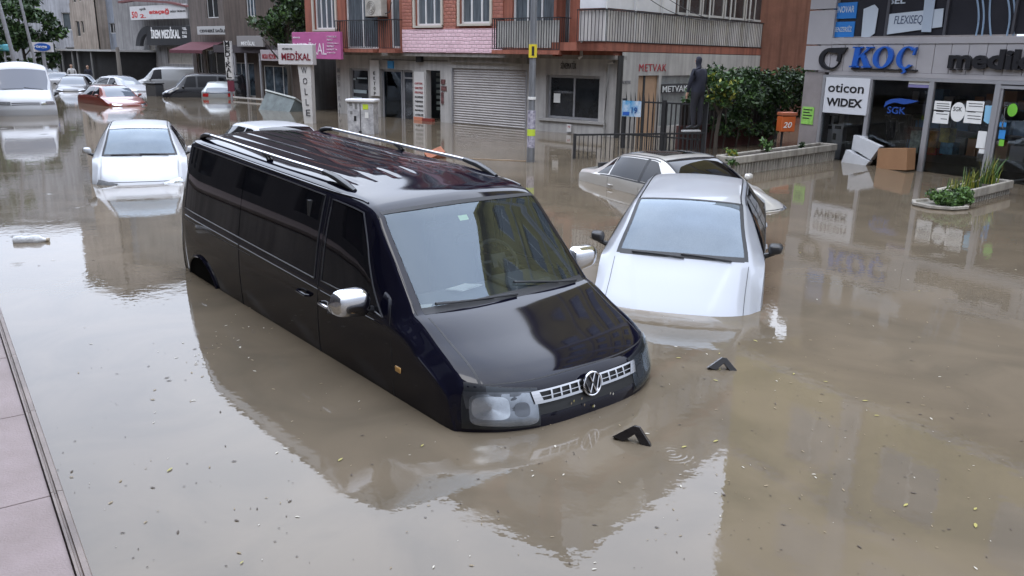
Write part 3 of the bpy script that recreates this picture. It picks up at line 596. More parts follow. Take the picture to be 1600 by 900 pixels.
m=MB(); vb.top([(5.3,-.78),(5.62,-.78),(5.62,.78),(5.3,.78)],.004,4,8,m); m.build('rear_window',tint,van,smooth=True)
VM=Matrix.LocRotScale(van.location,van.rotation_euler.to_quaternion(),None)
for o in PAPERS: o.matrix_world=VM
o=PAPERS[0].copy(); o.data=PAPERS[0].data.copy(); COL.objects.link(o); PAPERS[0]['label']='larger white crumpled paper at the middle of the black van dashboard'
o['label']='smaller white paper in the lower left corner of the black van windscreen'
o.matrix_world=VM@Matrix.Translation((-1.12,-.64,1.18))@Matrix.Rotation(.6,4,'Z')@Matrix.Scale(.6,4)@Matrix.Translation((1.34,.12,-1.185))
# ---------------------------------------------------------------- the other cars
silver=mat('silver_white_paint',(.31,.32,.345),.38,metal=.15,coat=.5); white=mat('white_paint',(.45,.46,.48),.38,coat=.4); beige=mat('champagne_silver_paint',(.52,.50,.465),.32,metal=.25,coat=1,var=.06)
fogg=glass('misted_windscreen',(.3,.33,.35),1.75,fog=.42,fogcol=(.27,.32,.38))
sedK=lambda **k:sedan_keys(**k)
car('parked_car','silver white saloon facing the viewer, bonnet nose down right of the black van','car',(1.482,7.438,-1.851,.67,.065,-.001),silver,
    sedan_keys(L=4.4,W=.865,roof=1.455,belt=.95,hood=.87,ws=(.98,1.80),rear=(3.30,3.95),tail=1.02,roofw=.575,nd=.10),ws=(.98,1.80),rear=(3.30,3.95),glassm=fogg,belt=.95,mirm=blackpl)
car('parked_car','white saloon facing the viewer left of the black van, bonnet level with the water','car',(-6.771,14.896,-1.185,.60,.045,-.006),white,
    sedan_keys(L=4.2,W=.85,roof=1.43,belt=.94,hood=.87,ws=(1.02,1.82),rear=(3.25,3.8),tail=1.0,roofw=.56,nd=.06),ws=(1.02,1.82),rear=(3.25,3.8),glassm=fogg,belt=.94,mirm=None)
car('parked_car','champagne silver saloon with a dark sunroof behind the silver white car','car',(4.047,13.004,-1.096,.69,-.022,.025),beige,
    sedan_keys(L=4.55,W=.865,roof=1.44,belt=.96,hood=.88,ws=(1.05,1.92),rear=(3.35,4.0),tail=1.04,roofw=.575),ws=(1.05,1.92),rear=(3.35,4.0),glassm=tint,belt=.96,sunroof=(2.2,3.0),mirm=None,wipers=False)
g0=gr(437,240); 
car('parked_car','white car mostly hidden behind the black van, only its low rounded roof showing','car',(-3.62,15.6,-.93,.50,0,0),white,
    sedan_keys(roof=1.44),detail=1,wdw=tint)
def boxes(fr,name,mt,parent,L_):
    for q in L_:
        m=MB(); fr.box(m,*q); m.build(name,mt,parent)
# ---------------------------------------------------------------- red and pink apartment building
A=Frame(3.16,25.62,.762,-.647)           # street facade, s=0 at its right hand corner
B=Frame(3.16,25.62,.647,.762); 
whitew=wallmat('white_shop_wall',(.44,.425,.41),.2,.7,.25); greyw=wallmat('grey_concrete',(.22,.21,.20)); redw=wallmat('red_brown_render',(.33,.115,.075),.25)
def shingle(name,c1,c2,sx=7,sy=11):
    m=bpy.data.materials.new(name); m.use_nodes=True; n=m.node_tree.nodes; l=m.node_tree.links.new; b=n['Principled BSDF']; b.inputs['Roughness'].default_value=.6
    t=n.new('ShaderNodeTexCoord'); s=n.new('ShaderNodeSeparateXYZ'); l(t.outputs['Object'],s.inputs[0])
    # run along the facade: s = x*.762 - y*.647
    a=n.new('ShaderNodeVectorMath'); a.operation='DOT_PRODUCT'; a.inputs[1].default_value=(.762,-.647,0); l(t.outputs['Object'],a.inputs[0])
    c=n.new('ShaderNodeCombineXYZ'); l(a.outputs['Value'],c.inputs[0]); l(s.outputs[2],c.inputs[1])
    k=n.new('ShaderNodeTexBrick'); k.offset=.5; k.inputs['Scale'].default_value=1; k.inputs['Brick Width'].default_value=.22; k.inputs['Row Height'].default_value=.12; k.inputs['Mortar Size'].default_value=.02; k.inputs['Mortar Smooth'].default_value=.6
    k.inputs['Color1'].default_value=(*c1,1); k.inputs['Color2'].default_value=(*c2,1); k.inputs['Mortar'].default_value=(*[x*.72 for x in c1],1)
    nz=n.new('ShaderNodeTexNoise'); nz.inputs['Scale'].default_value=1.3; nz.inputs['Detail'].default_value=5; l(t.outputs['Object'],nz.inputs[0])
    dm=n.new('ShaderNodeVectorMath'); dm.operation='MULTIPLY_ADD'; dm.inputs[1].default_value=(.12,.12,0); l(nz.outputs['Color'],dm.inputs[0]); l(c.outputs[0],dm.inputs[2]); l(dm.outputs[0],k.inputs['Vector'])
    mx=n.new('ShaderNodeMixRGB'); mx.blend_type='MULTIPLY'; mx.inputs[0].default_value=.25; l(k.outputs['Color'],mx.inputs[1]); l(nz.outputs['Fac'],mx.inputs[2]); l(mx.outputs[0],b.inputs['Base Color'])
    bp=n.new('ShaderNodeBump'); bp.inputs['Strength'].default_value=.6; bp.inputs['Distance'].default_value=.03; bp.invert=True; l(k.outputs['Fac'],bp.inputs['Height']); l(bp.outputs[0],b.inputs['Normal']); return m
pinks=shingle('pink_shingle',(.90,.63,.70),(.84,.57,.64)); reds=shingle('red_shingle',(.44,.17,.12),(.36,.13,.10))
whitef=mat('white_pvc_frame',(.68,.68,.68),.4,var=.12,vs_=2); curtain=mat('net_curtain_behind_glass',(.13,.15,.17),.10,var=.5,vs_=3,stretch=(6,6,.4),coat=.8,spec=.6)
darkg=mat('dark_shop_glass',(.025,.028,.032),.04,var=.4,vs_=2,spec=.7); railm=mat('black_iron',(.02,.02,.022),.5); whitep=mat('painted_white_sheet',(.50,.49,.47),.6,var=.4,vs_=2,stretch=(4,4,.5))
alu=mat('grey_aluminium',(.38,.38,.40),.4,metal=.4,var=.15)
def window(fr,parent,a0,a1,z0,z1,d,nm=2,frame=whitef,pane=curtain,fw=.07,trans=None,name='window'):
    w=bpy.data.objects.new(name,None); COL.objects.link(w); w.parent=parent
    m=MB(); 
    for x0,x1,y0,y1 in ((a0,a0+fw,z0,z1),(a1-fw,a1,z0,z1),(a0+fw,a1-fw,z0,z0+fw),(a0+fw,a1-fw,z1-fw,z1)): fr.box(m,x0,x1,y0,y1,d-.05,d)
    for k in range(1,nm):
        c=lerp(a0,a1,k/nm); fr.box(m,c-fw*.45,c+fw*.45,z0+fw,z1-fw,d-.045,d-.005)
    if trans: fr.box(m,a0+fw,a1-fw,trans-fw*.4,trans+fw*.4,d-.04,d-.008)
    m.build('window_frame',frame,w)
    m=MB(); fr.box(m,a0+fw*.5,a1-fw*.5,z0+fw*.5,z1-fw*.5,d-.042,d-.03); m.build('window_pane',pane,w); return w
def railing(fr,parent,a0,a1,z0,z1,d,step=.11,mt=railm,ends=True,name='railing',ret=.0,r=.009):
    m=MB(); fr.box(m,a0,a1,z1-.03,z1,d-.02,d+.02); fr.box(m,a0,a1,z0,z0+.02,d-.012,d+.012)
    n=max(2,int((a1-a0)/step))
    for k in range(n+1): a=lerp(a0+.01,a1-.01,k/n); fr.box(m,a-r,a+r,z0+.02,z1-.03,d-r,d+r)
    if ret:
        for a in(a0,a1):
            fr.box(m,a-.015,a+.015,z1-.03,z1-.001,d-ret,d-.02)
            for k in range(1,int(ret/step)): fr.box(m,a-r,a+r,z0,z1-.03,d-k*step-r,d-k*step+r)
    return m.build(name,mt,parent)
apt=empty('apartment_building','red and pink shingled apartment building with white shop fronts and metal balconies','building')
WL=A.S(475,0,120)                        # left end of building
UP=.30                                   # upper floors project over the shops
X=lambda px,d=0:A.S(px,d,150); U=lambda px,d=UP:A.S(px,d,60); 
Zt=lambda px,py,d=0:A.at(px,py,d)[1]
zU=2.42; FLOOR=3.0; NF=5; ZR=15.6
# ground floor: openings measured on the photo
g_holes=[(X(547),X(576),-.7,Zt(560,107)),(X(594),X(645),-.7,Zt(620,109)),(X(666),X(688),-.7,Zt(676,110)),(X(706),X(823),-.7,Zt(765,108)),(X(853),X(936),Zt(890,187),Zt(890,118))]
m=MB(); A.wall(m,X(527),0,-.7,zU-.12,0,g_holes,.25); m.build('ground_floor_wall',whitew,apt)
m=MB(); A.box(m,WL,0,zU-.12,zU,-.3,UP-.004); A.box(m,X(706),X(826),zU-.30,zU-.121,-.0,.12); m.build('soffit_beam',wallmat('beam_grey',(.30,.28,.26)),apt)
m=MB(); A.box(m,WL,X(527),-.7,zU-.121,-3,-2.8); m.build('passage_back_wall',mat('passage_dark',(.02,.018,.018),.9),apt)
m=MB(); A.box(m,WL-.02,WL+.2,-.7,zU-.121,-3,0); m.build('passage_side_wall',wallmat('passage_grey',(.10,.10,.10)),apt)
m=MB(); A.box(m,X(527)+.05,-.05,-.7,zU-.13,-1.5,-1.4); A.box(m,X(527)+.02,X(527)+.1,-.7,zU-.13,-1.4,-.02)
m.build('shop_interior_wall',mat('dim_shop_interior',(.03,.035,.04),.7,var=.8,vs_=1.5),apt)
# shutter (real corrugated slats)
m=MB(); h=g_holes[3]; z=-.6
while z<h[3]-.002:
    z1=min(z+.085,h[3]); m.add([A.P(h[0]+.03,-.06,z),A.P(h[1]-.03,-.06,z),A.P(h[1]-.03,-.035,z+.045*((z1-z)/.085)),A.P(h[0]+.03,-.035,z+.045*((z1-z)/.085)),A.P(h[1]-.03,-.06,z1),A.P(h[0]+.03,-.06,z1)],[(0,1,2,3),(3,2,4,5)]); z=z1
m.build('roller_shutter',mat('shutter_slat_paint',(.40,.375,.365),.55,var=.22,vs_=1.2),apt)
boxes(A,'shutter_guide',alu,apt,[(h[0],h[0]+.05,-.7,h[3],-.09,.02),(h[1]-.05,h[1],-.7,h[3],-.09,.02)])
h=g_holes[4]; window(A,apt,h[0]+.02,h[1]-.02,h[2]+.01,h[3]-.01,-.12,2,frame=alu,pane=darkg)
m=MB(); A.box(m,h[0]-.25,h[1]+.3,h[2]-.08,h[2],0.0,.06); m.build('window_sill',mat('sill_stone',(.33,.32,.31),.6),apt)
m=MB(); A.box(m,X(862),X(872),.93,1.22,-.118,-.11); m.build('window_notice',paper,apt)
window(A,apt,g_holes[0][0]+.01,g_holes[0][1]-.01,-.6,g_holes[0][3]-.01,-.10,1,frame=alu,pane=darkg,name='shop_window')
window(A,apt,X(595),X(626),-.6,g_holes[1][3]-.01,-.10,1,frame=alu,pane=glass('shop_glass',(.6,.66,.7),1.6),name='shop_window')
window(A,apt,X(627.5),X(644.5),-.6,g_holes[1][3]-.01,-.09,1,frame=alu,pane=darkg,trans=Zt(635,122),name='shop_door')
boxes(A,'shop_display',mat('blue_display_stock',(.08,.22,.42),.6,var=.5,vs_=9),apt,[(X(a),X(b_),Zt(a,d_),Zt(a,c),-.5,-.3) for (a,b_,c,d_) in ((604,612,128,142),(600,622,150,153),(603,614,155,170),(608,620,160,172))])
boxes(A,'window_lettering_strip',mat('pale_decal',(.35,.42,.45),.5),apt,[(X(a),X(b_),Zt(a,d_),Zt(a,c),-.098,-.09) for (a,b_,c,d_) in ((550,554,122,125),(556,571,121,123),(550,570,140,145),(549,562,151,153))])
# vertical signs on the pilasters
def vsign(fr,parent,txt,px0,px1,py0,py1,d,board,ink,name='vertical_sign',lh=.6):
    a0,a1=fr.S(px0,d),fr.S(px1,d); zt=fr.at((px0+px1)/2,py0,d)[1]; zb=fr.at((px0+px1)/2,py1,d)[1]; g=bpy.data.objects.new(name,None); COL.objects.link(g); g.parent=parent
    if board: 
        m=MB(); fr.box(m,a0,a1,zb,zt,d-.04,d); m.build('sign_board',board,g)
    n=len(txt); dz=(zt-zb)/n; m=MB()
    for i,ch in enumerate(txt):
        if ch==' ': continue
        h_=dz*.66; w_=min((a1-a0)*.55,h_*.8)*(.25 if ch in 'Iİ' else 1); fr.text(m,ch,(a0+a1)/2-w_/2,zt-dz*(i+.85),d+.004,width=w_,height=h_,ext=.01,bold=.01)
    m.build('lettering',ink,g); return g
inkb=mat('black_lettering',(.02,.02,.022),.5); inkr=mat('dark_red_lettering',(.32,.03,.04),.5); wboard=mat('white_sign_board',(.62,.61,.60),.5,var=.12,vs_=2)
vsign(A,apt,'MEDİKAL',X and 527,534,104,180,.01,None,mat('grey_lettering',(.2,.2,.21),.5))
vsign(A,apt,'  EKTOP',579,593,94,150,.08,wboard,inkb)
m=MB(); A.box(m,X(608),X(617),Zt(612,107),Zt(612,95),.004,.05); m.build('blue_wall_sign',mat('sign_blue',(.04,.22,.45),.4),apt)
# list column with red and black lines
m=MB(); A.box(m,X(648),X(664),-.3,Zt(656,112),.004,.03); m.build('sign_column',wboard,apt)
rows=['OPTIK','ORTEZ','PROTEZ','KORSE','TABANLIK','VARIS','BANDAJ','ATELYE']
mr=MB(); mk=MB()
for i,t in enumerate(rows):
    py=129+i*7; z=Zt(656,py+3); A.text(mr if i<3 else mk,t,X(649.5),z,.036,width=X(662)-X(649.5),height=.07,ext=.006,bold=.02)
mr.build('sign_lettering',inkr,apt); mk.build('sign_lettering',inkb,apt)
m=MB(); A.box(m,X(647),X(662),-.12,.12,.031,.04); m.build('sign_orange_band',mat('orange_band',(.55,.2,.12),.6),apt)
m=MB(); A.box(m,X(665),X(681),-.3,.10,.06,.2); m.build('door_step',mat('dark_red_step',(.20,.03,.02),.7),apt)
boxes(A,'post_box',mat('post_box_grey',(.12,.14,.13),.5),apt,[(X(668),X(680),Zt(672,114+i*9+5),Zt(672,114+i*9),-.5,-.45) for i in range(7)])
boxes(A,'wall_plaque',mat('plaque_red_grey',(.18,.08,.08),.5,var=.6,vs_=9),apt,[(X(690),X(696),Zt(692,131),Zt(692,124),.004,.04),(X(690),X(698),Zt(692,141.5),Zt(692,134.5),.004,.03),(X(690),X(693.5),Zt(692,162),Zt(692,144),.004,.03)])
m=MB(); A.text(m,'SİNEMATİK',X(875),Zt(885,107.5),.004,width=X(899)-X(875),height=.24,ext=.012,bold=.0,spacing=1.15); m.build('shop_lettering',inkb,apt)
m=MB(); A.box(m,X(889),X(896),Zt(892,206),Zt(892,194),.063,.07); m.build('wall_notice',wboard,apt)
m=MB(); A.text(m,'MI',X(891),Zt(892,200),.071,height=.07,ext=.004,bold=.0); m.build('notice_mark',inkr,apt)
for (pa,pz0,pz1,r) in ((912,52,93,.055),):
    m=MB(); a=U(912); m.tube([A.P(a,UP+.09,Zt(912,50,UP)),A.P(a,UP+.09,Zt(912,88,UP)),A.P(a-.08,UP+.1,Zt(912,91,UP))],.055,8); m.build('waste_pipe',mat('white_pipe',(.55,.53,.5),.5),apt,smooth=True)
m=MB(); a=X(950); m.tube([A.P(a+.2,.07,zU-.2),A.P(a,.07,zU-.25),A.P(a-.05,.07,-.2)],.045,8); m.build('drain_pipe',mat('white_pipe2',(.5,.49,.47),.5),apt,smooth=True)
m=MB(); m.tube([A.P(.06,.12,zU),A.P(.04,.12,-.6)],.09,8); m.build('corner_pipe',mat('black_pipe',(.03,.03,.03),.5),apt,smooth=True)
m=MB(); A.box(m,X(600),X(700),zU-.28,zU-.26,.02,.04); A.box(m,X(655),X(663),zU-.33,zU-.13,.02,.15); m.build('cable_and_lamp',railm,apt)
# upper floors
a_l=A.S(477,UP,30); a_r=A.S(904,UP,60)
bays=[]  # (px0,px1,sill px,py..)
z1f=Zt(670,40,UP)
W1=(U(493),U(526),Zt(510,46,UP)); W2=(U(541),U(591),zU+.12); W3=(U(610),U(625),zU+.15); W4=(U(650),U(690),Zt(670,40,UP)); W5=(U(719),U(766),Zt(740,37,UP)); W6=(U(800),U(889),Zt(845,30,UP))
top1=zU+2.55; pil=[]
for k in range(NF-1):
    dz=FLOOR*k; hs_=[(W1[0],W1[1],W1[2]+dz,top1+dz),(W2[0],W2[1],W2[2]+dz,top1+dz),(W3[0],W3[1],W3[2]+dz,top1+dz),(W4[0],W4[1],W4[2]+dz,top1+dz),(W5[0],W5[1],W5[2]+dz,top1+dz),(W6[0],W6[1],(zU+.2 if k==0 else zU+.2)+dz,top1+dz)]
    m=MB(); A.wall(m,a_l,a_r,zU+dz,zU+FLOOR+dz,UP,hs_,.18); m.build('upper_wall',reds if k else redw,apt)
    # pink shingled parapet and jambs
    m=MB(); zs=W4[2]-.12+dz
    A.box(m,U(630),U(786),zU+.02+dz,zs,UP,UP+.05)
    m.build('pink_panel',pinks,apt)
    boxes(A,'red_shingle_pier',reds,apt,[(U(p),U(q),zs,zU+FLOOR+dz-.02,UP,UP+.03) for p,q in((630,645),(694,713),(770,786))])
    for i,(h,nm) in enumerate(zip(hs_,(4,2,1,3,3,4))):
        w=window(A,apt,*h,UP-.08,nm,trans=(h[2]+1.9 if i in(1,2) else None))
        if i in(0,3,4):
            m=MB(); A.box(m,h[0]-.07,h[1]+.07,h[2]-.07,h[2]-.002,UP-.1,UP+.09); m.build('window_sill',mat('cream_sill',(.5,.46,.40),.6),w)
            boxes(A,'window_surround',mat('cream_sill'),w,[(h[0]-.1,h[0]-.005,h[2],h[3],UP+.002,UP+.06),(h[1]+.005,h[1]+.1,h[2],h[3],UP+.002,UP+.06)])
    for h in(hs_[1],hs_[2]):
        bal=bpy.data.objects.new('balcony',None); COL.objects.link(bal); bal.parent=apt
        m=MB(); A.box(m,h[0]-.18,h[1]+.18,zU+dz-.02,zU+dz+.10,UP+.002,UP+.42); m.build('balcony_slab',redw,bal)
        railing(A,bal,h[0]-.15,h[1]+.15,zU+dz+.14,zU+dz+1.15,UP+.40,ret=.38)
    bal=bpy.data.objects.new('balcony',None); COL.objects.link(bal); bal.parent=apt; a0,a1=U(788),U(893)
    m=MB(); A.box(m,a0,a1,zU+dz,zU+dz+.12,UP+.002,UP+.62); m.build('balcony_slab',redw,bal)
    railing(A,bal,a0,a1,zU+dz+.14,Zt(840,27,UP+.6)+dz,UP+.60,ret=.55,step=.10)
    m=MB(); A.box(m,a0+.12,a1-.1,zU+dz+.2,zU+dz+1.0,UP+.50,UP+.52); m.build('balcony_sheet',whitep,bal)
m=MB(); A.box(m,a_l-.3,a_r+.3,zU+FLOOR*4,zU+FLOOR*4+.35,-14,UP+.5); m.build('roof',wallmat('roof_edge',(.3,.27,.25)),apt)
# pier between street balcony and corner balcony, wing wall along the passage side
m=MB(); A.box(m,a_r,-.1,zU,zU+FLOOR*4-.003,-.3,UP-.02); m.build('corner_pier',redw,apt)
# corner balcony with corrugated sheets wrapping the corner
CB=1.15
balc=bpy.data.objects.new('corner_balcony',None); COL.objects.link(balc); balc.parent=apt
oc=A.P(.0,UP+.55,0); S1=Frame(oc[0],oc[1],.647,.762)      # long side running back from the street
S1.n=-S1.n if S1.n@np.array([0,-1.])<0 else S1.n
def corr(fr,m,a0,a1,z0,z1,d,p=.16,amp=.018):
    n=int((a1-a0)/p*4); V=[]
    for i in range(n+1):
        a=lerp(a0,a1,i/n); dd=d+amp*math.sin(2*math.pi*(i/4)); V+=[fr.P(a,dd,z0),fr.P(a,dd,z1)]
    m.add(V,[(2*i,2*i+2,2*i+3,2*i+1) for i in range(n)])
corrm=mat('corrugated_white_sheet',(.62,.59,.58),.5,var=.35,vs_=1.5,stretch=(2,2,.3))
LB=14.2; zb=zU+.36; zt=S1.at(1090,37,0)[1]
for k in range(4):
    dz=k*FLOOR; zt_=zb+.93+dz
    m=MB(); S1.box(m,0,LB,zb-.24+dz,zb+dz,-2,-.0); A.box(m,-1.05,-.001,zb-.24+dz,zb+dz,0,UP+.55); m.build('balcony_slab',redw,balc)
    m=MB(); corr(S1,m,.02,LB,zb+.04+dz,zt_-.04,-.03); corr(A,m,-1.0,-.02,zb+.04+dz,zt_-.04,UP+.52); m.build('balcony_cladding',corrm,balc,smooth=True)
    railing(S1,balc,0,LB,zb+.02+dz,zt_,.01,step=.14,r=.007); railing(A,balc,-1.05,0,zb+.02+dz,zt_,UP+.57,step=.12,r=.007)
    boxes(S1,'balcony_post',whitef,balc,[(a-.02,a+.02,zb+.02+dz,zb+2.55+dz,-.06,-.02) for a in np.arange(.02,LB,1.55)])
    # glazing above rail: white sheets then windows
    m=MB(); S1.box(m,.02,4.0,zt_+.03,zb+2.5+dz,-.12,-.09); A.box(m,-1.05,-.1,zt_+.03,zb+2.5+dz,UP+.42,UP+.45); m.build('balcony_white_sheet',mat('white_sheet_panel',(.66,.66,.68),.5,var=.1),balc)
    for i in range(6): window(S1,balc,4.15+i*1.65,5.7+i*1.65,zt_+.03,zb+2.5+dz,-.09,2,frame=mat('grey_frame',(.45,.44,.43),.5),pane=mat('dim_window',(.05,.05,.055),.08,var=.6,vs_=1.2,spec=.6))
m=MB(); S1.box(m,0.2,LB-.3,zU-.05,zU+FLOOR*4,-2.1,-2.0); m.build('wing_wall',redw,apt)
# wires drooping over the balcony
m=MB()
for (a0,z0,a1,z1,sg) in ((.5,zb+1.9,6.5,zb+.9,.8),(.8,zb+2.2,9.5,zb+1.0,1.2)):
    m.tube([S1.P(lerp(a0,a1,t),.06,lerp(z0,z1,t)-sg*4*t*(1-t)*.5) for t in np.linspace(0,1,14)],.012,5)
m.build('loose_wire',railm,balc)
# side shop wall under the balcony
SW=B; SW.n=-SW.n if SW.n@np.array([0,-1.])<0 else SW.n
sx=lambda px:SW.S(px,0,150); sz=lambda px,py:SW.at(px,py,0)[1]
hs2=[(sx(996),sx(1028),-.7,sz(1010,118)),(sx(1032),sx(1080),.2,sz(1050,118))]
m=MB(); SW.wall(m,.05,14,-.7,zU+.1,0,hs2,.12); m.build('side_wall',whitew,apt)
m=MB(); SW.box(m,hs2[0][0],hs2[0][1],-.7,hs2[0][3],-.11,-.07); m.build('wooden_board',mat('plywood_tan',(.42,.27,.17),.7,var=.2,vs_=2),apt)
m=MB(); SW.box(m,hs2[1][0],hs2[1][1],.2,hs2[1][3],-.11,-.07); m.build('shop_window',mat('pale_window_film',(.26,.28,.28),.25,var=.3),apt)
m=MB(); SW.box(m,sx(1032),sx(1074),sz(1050,145),sz(1050,131),.004,.03); m.build('name_board',inkb,apt)
m=MB(); SW.text(m,'METVAK',sx(1033),sz(1050,143.5),.034,width=sx(1072)-sx(1033),height=sz(1050,134)-sz(1050,143.5),ext=.01,bold=.005); m.build('name_lettering',mat('pale_lettering',(.6,.62,.63),.5),apt)
m=MB(); SW.text(m,'METVAK',sx(996),sz(1015,111.5),.004,width=sx(1038)-sx(996),height=sz(1015,100)-sz(1015,111.5),ext=.012,bold=.0,spacing=1.15); m.build('shop_lettering',inkr,apt)
m=MB(); SW.text(m,'AZ METVAK',sx(971),sz(975,131),.004,width=sx(984)-sx(971),height=.09,ext=.01); m.build('small_lettering',mat('grey_lettering'),apt)
# rust brown end wall beyond the balcony
bw=empty('garden_side_wall','plain rust brown rendered house wall between the balcony building and the medical shop','wall')
m=MB(); q=gr(1236,210); E=Frame(9.2,33.0,.98,-.2); E.box(m,-3,8,-.7,7.5,-.3,0); m.build('wall_panel',wallmat('rust_render',(.24,.11,.08)),bw)
# AC unit
ac=empty('air_conditioner','cream air conditioner outdoor unit bracketed beside the french balcony windows','air conditioner')
a0,a1=A.S(573,UP+.3,20),A.S(598,UP+.3,20); zc_=A.at(585,26,UP+.3)[1]
m=MB(); A.box(m,a0,a1,zc_,zc_+.62,UP+.08,UP+.38); m.build('unit_casing',mat('aged_cream_metal',(.5,.47,.42),.5,var=.3,vs_=3),ac,bevel=.02)
m=MB(); c=A.P(lerp(a0,a1,.38),UP+.39,zc_+.31)
for rr in (.23,.16,.09): m.tube([A.P(lerp(a0,a1,.38)+rr*math.cos(q),UP+.39,zc_+.31+rr*math.sin(q)) for q in np.linspace(0,2*math.pi,25)],.009,4,False)
m.build('fan_grille',mat('fan_grey',(.2,.19,.18),.5),ac)
m=MB(); A.box(m,a0+.05,a0+.09,zc_-.04,zc_,UP,UP+.42); A.box(m,a1-.09,a1-.05,zc_-.04,zc_,UP,UP+.42); m.tube([A.P(a1+.02,UP+.2,zc_+.1),A.P(a1+.15,UP+.1,zc_+.15),A.P(a1+.2,UP+.05,zc_+.5)],.02,6); m.build('bracket_and_hose',railm,ac)
# ---------------------------------------------------------------- corner medical shop on the right
k0=gr(1310,250)[:2]; k1=gr(1480,273)[:2]; kd=(k1-k0)/np.linalg.norm(k1-k0); K=Frame(k0[0],k0[1],kd[0],kd[1])
kx=lambda px,py=150,d=0:K.at(px,py,d)[0]; kz=lambda px,py,d=0:K.at(px,py,d)[1]
koc=empty('medical_shop_building','corner medical shop with grey panel fascia, blue and black lettering and glass front','building')
pan=mat('grey_composite_panel',(.36,.345,.355),.35,var=.12,vs_=.7,spec=.5); pan2=mat('brown_grey_column',(.27,.24,.235),.6,var=.2,vs_=2); mull=mat('silver_mullion',(.42,.42,.44),.35,metal=.5)
aL=kx(1254,150); aE=kx(1298,150)
zF0=kz(1300,117); zF1=kz(1300,60)     # fascia bottom / top
END=13.
m=MB(); K.box(m,aL,aE-.25,-.7,kz(1260,112),-.35,.0); m.build('corner_column',pan2,koc)
boxes(K,'column_cladding',pan,koc,[(aL,aE-.1,z0+.01,z1-.01,-.35,.06) for z0,z1 in ((kz(1275,110),kz(1275,71)),(kz(1280,70),kz(1280,16)),(kz(1280,15),kz(1280,15)+1.))])
# fascia of separate panels with dark joints
m=MB(); a=aE-.09; w=(kx(1600,90)-kx(1298,90))/12.
while a<END: K.box(m,a,min(a+w-.012,END),zF0+.1,zF1-.14,-.1,.05); a+=w
K.box(m,aE-.09,END,zF1-.135,zF1,-.1,.07); K.box(m,aE-.09,END,zF0,zF0+.095,-.1,.055); m.build('fascia_panel',pan,koc,bevel=.003)
m=MB(); K.box(m,aE-.1,END,zF0+.005,zF1-.005,-.3,-.02); m.build('fascia_backing',blackrub,koc)
blue=mat('sign_letter_blue',(.02,.10,.42),.3,coat=.3); blk=mat('sign_letter_black',(.015,.015,.018),.35)
def ktext(txt,px0,px1,py0,py1,d,mt,name='sign_lettering',bold=.02,shear=0,ext=.05,sp=1):
    m=MB(); a0,a1=kx(px0,py0,d),kx(px1,py0,d); zt=kz((px0+px1)/2,py0,d); zb_=kz((px0+px1)/2,py1,d)
    K.text(m,txt,a0,zb_,d,width=a1-a0,height=zt-zb_,ext=ext,bold=bold,shear=shear,spacing=sp); return m.build(name,mt,koc)
# letters built with bold stems and slab serifs
def serif_glyph(m,ch,a,z,w,h,d,ext,sh=.0):
    st=w*.24; hl=w*.09; sf=h*.07
    P=lambda x,y:(a+x*w+sh*y*h,z+y*h)
    def poly(pts): m.prism([P(*p) for p in pts],lambda x,y:K.P(x,d,y),lambda x,y:K.P(x,d+ext,y))
    def arc(cx,cy,rx,ry,q0,q1,t0,n=16,yt=.05):
        pts=[]; 
        for i in range(n): 
            q=[q0+(q1-q0)*i/n,q0+(q1-q0)*(i+1)/n]
            o=[(cx+rx*math.cos(x),cy+ry*math.sin(x)) for x in q]; inn=[(cx+(rx-t0)*math.cos(x),cy+(ry-yt)*math.sin(x)) for x in q]
            poly([o[0],o[1],inn[1],inn[0]])
    if ch=='K':
        poly([(.12,0),(.38,0),(.38,1),(.12,1)]); poly([(0,0),(.5,0),(.5,.07),(0,.07)]); poly([(0,.93),(.5,.93),(.5,1),(0,1)])
        poly([(.38,.42),(.38,.54),(.78,.97),(.92,.97)]); poly([(.46,.56),(.60,.68),(1.02,.04),(.74,.04)]); poly([(.62,0),(1.08,0),(1.08,.07),(.62,.07)]); poly([(.66,.93),(1.02,.93),(1.02,1),(.66,1)])
    if ch=='O': arc(.5,.5,.5,.52,0,2*math.pi,.24,28,.07)
    if ch=='C' or ch=='Ç': arc(.52,.5,.52,.52,.75,2*math.pi-.75,.24,24,.07); poly([(.82,.62),(.92,.62),(.95,.98),(.85,.90)])
    if ch=='Ç': poly([(.46,-.02),(.60,-.02),(.66,-.12),(.60,-.22),(.44,-.24),(.44,-.19),(.53,-.17),(.52,-.10),(.44,-.08)])
m=MB(); px=[1331,1366,1401]; zb_=kz(1370,106,.06); zt_=kz(1370,73,.06)
for ch,p0,p1 in (('K',1331,1362),('O',1365,1396),('Ç',1402,1431)): serif_glyph(m,ch,kx(p0,90,.06),zb_,kx(p1,90,.06)-kx(p0,90,.06),zt_-zb_,.06,.07,.10)
m.build('sign_lettering',blue,koc)
m=MB(); K.box(m,kx(1329),kx(1431),kz(1370,109.5),kz(1370,107.5),.052,.1); m.build('sign_underline',blk,koc)
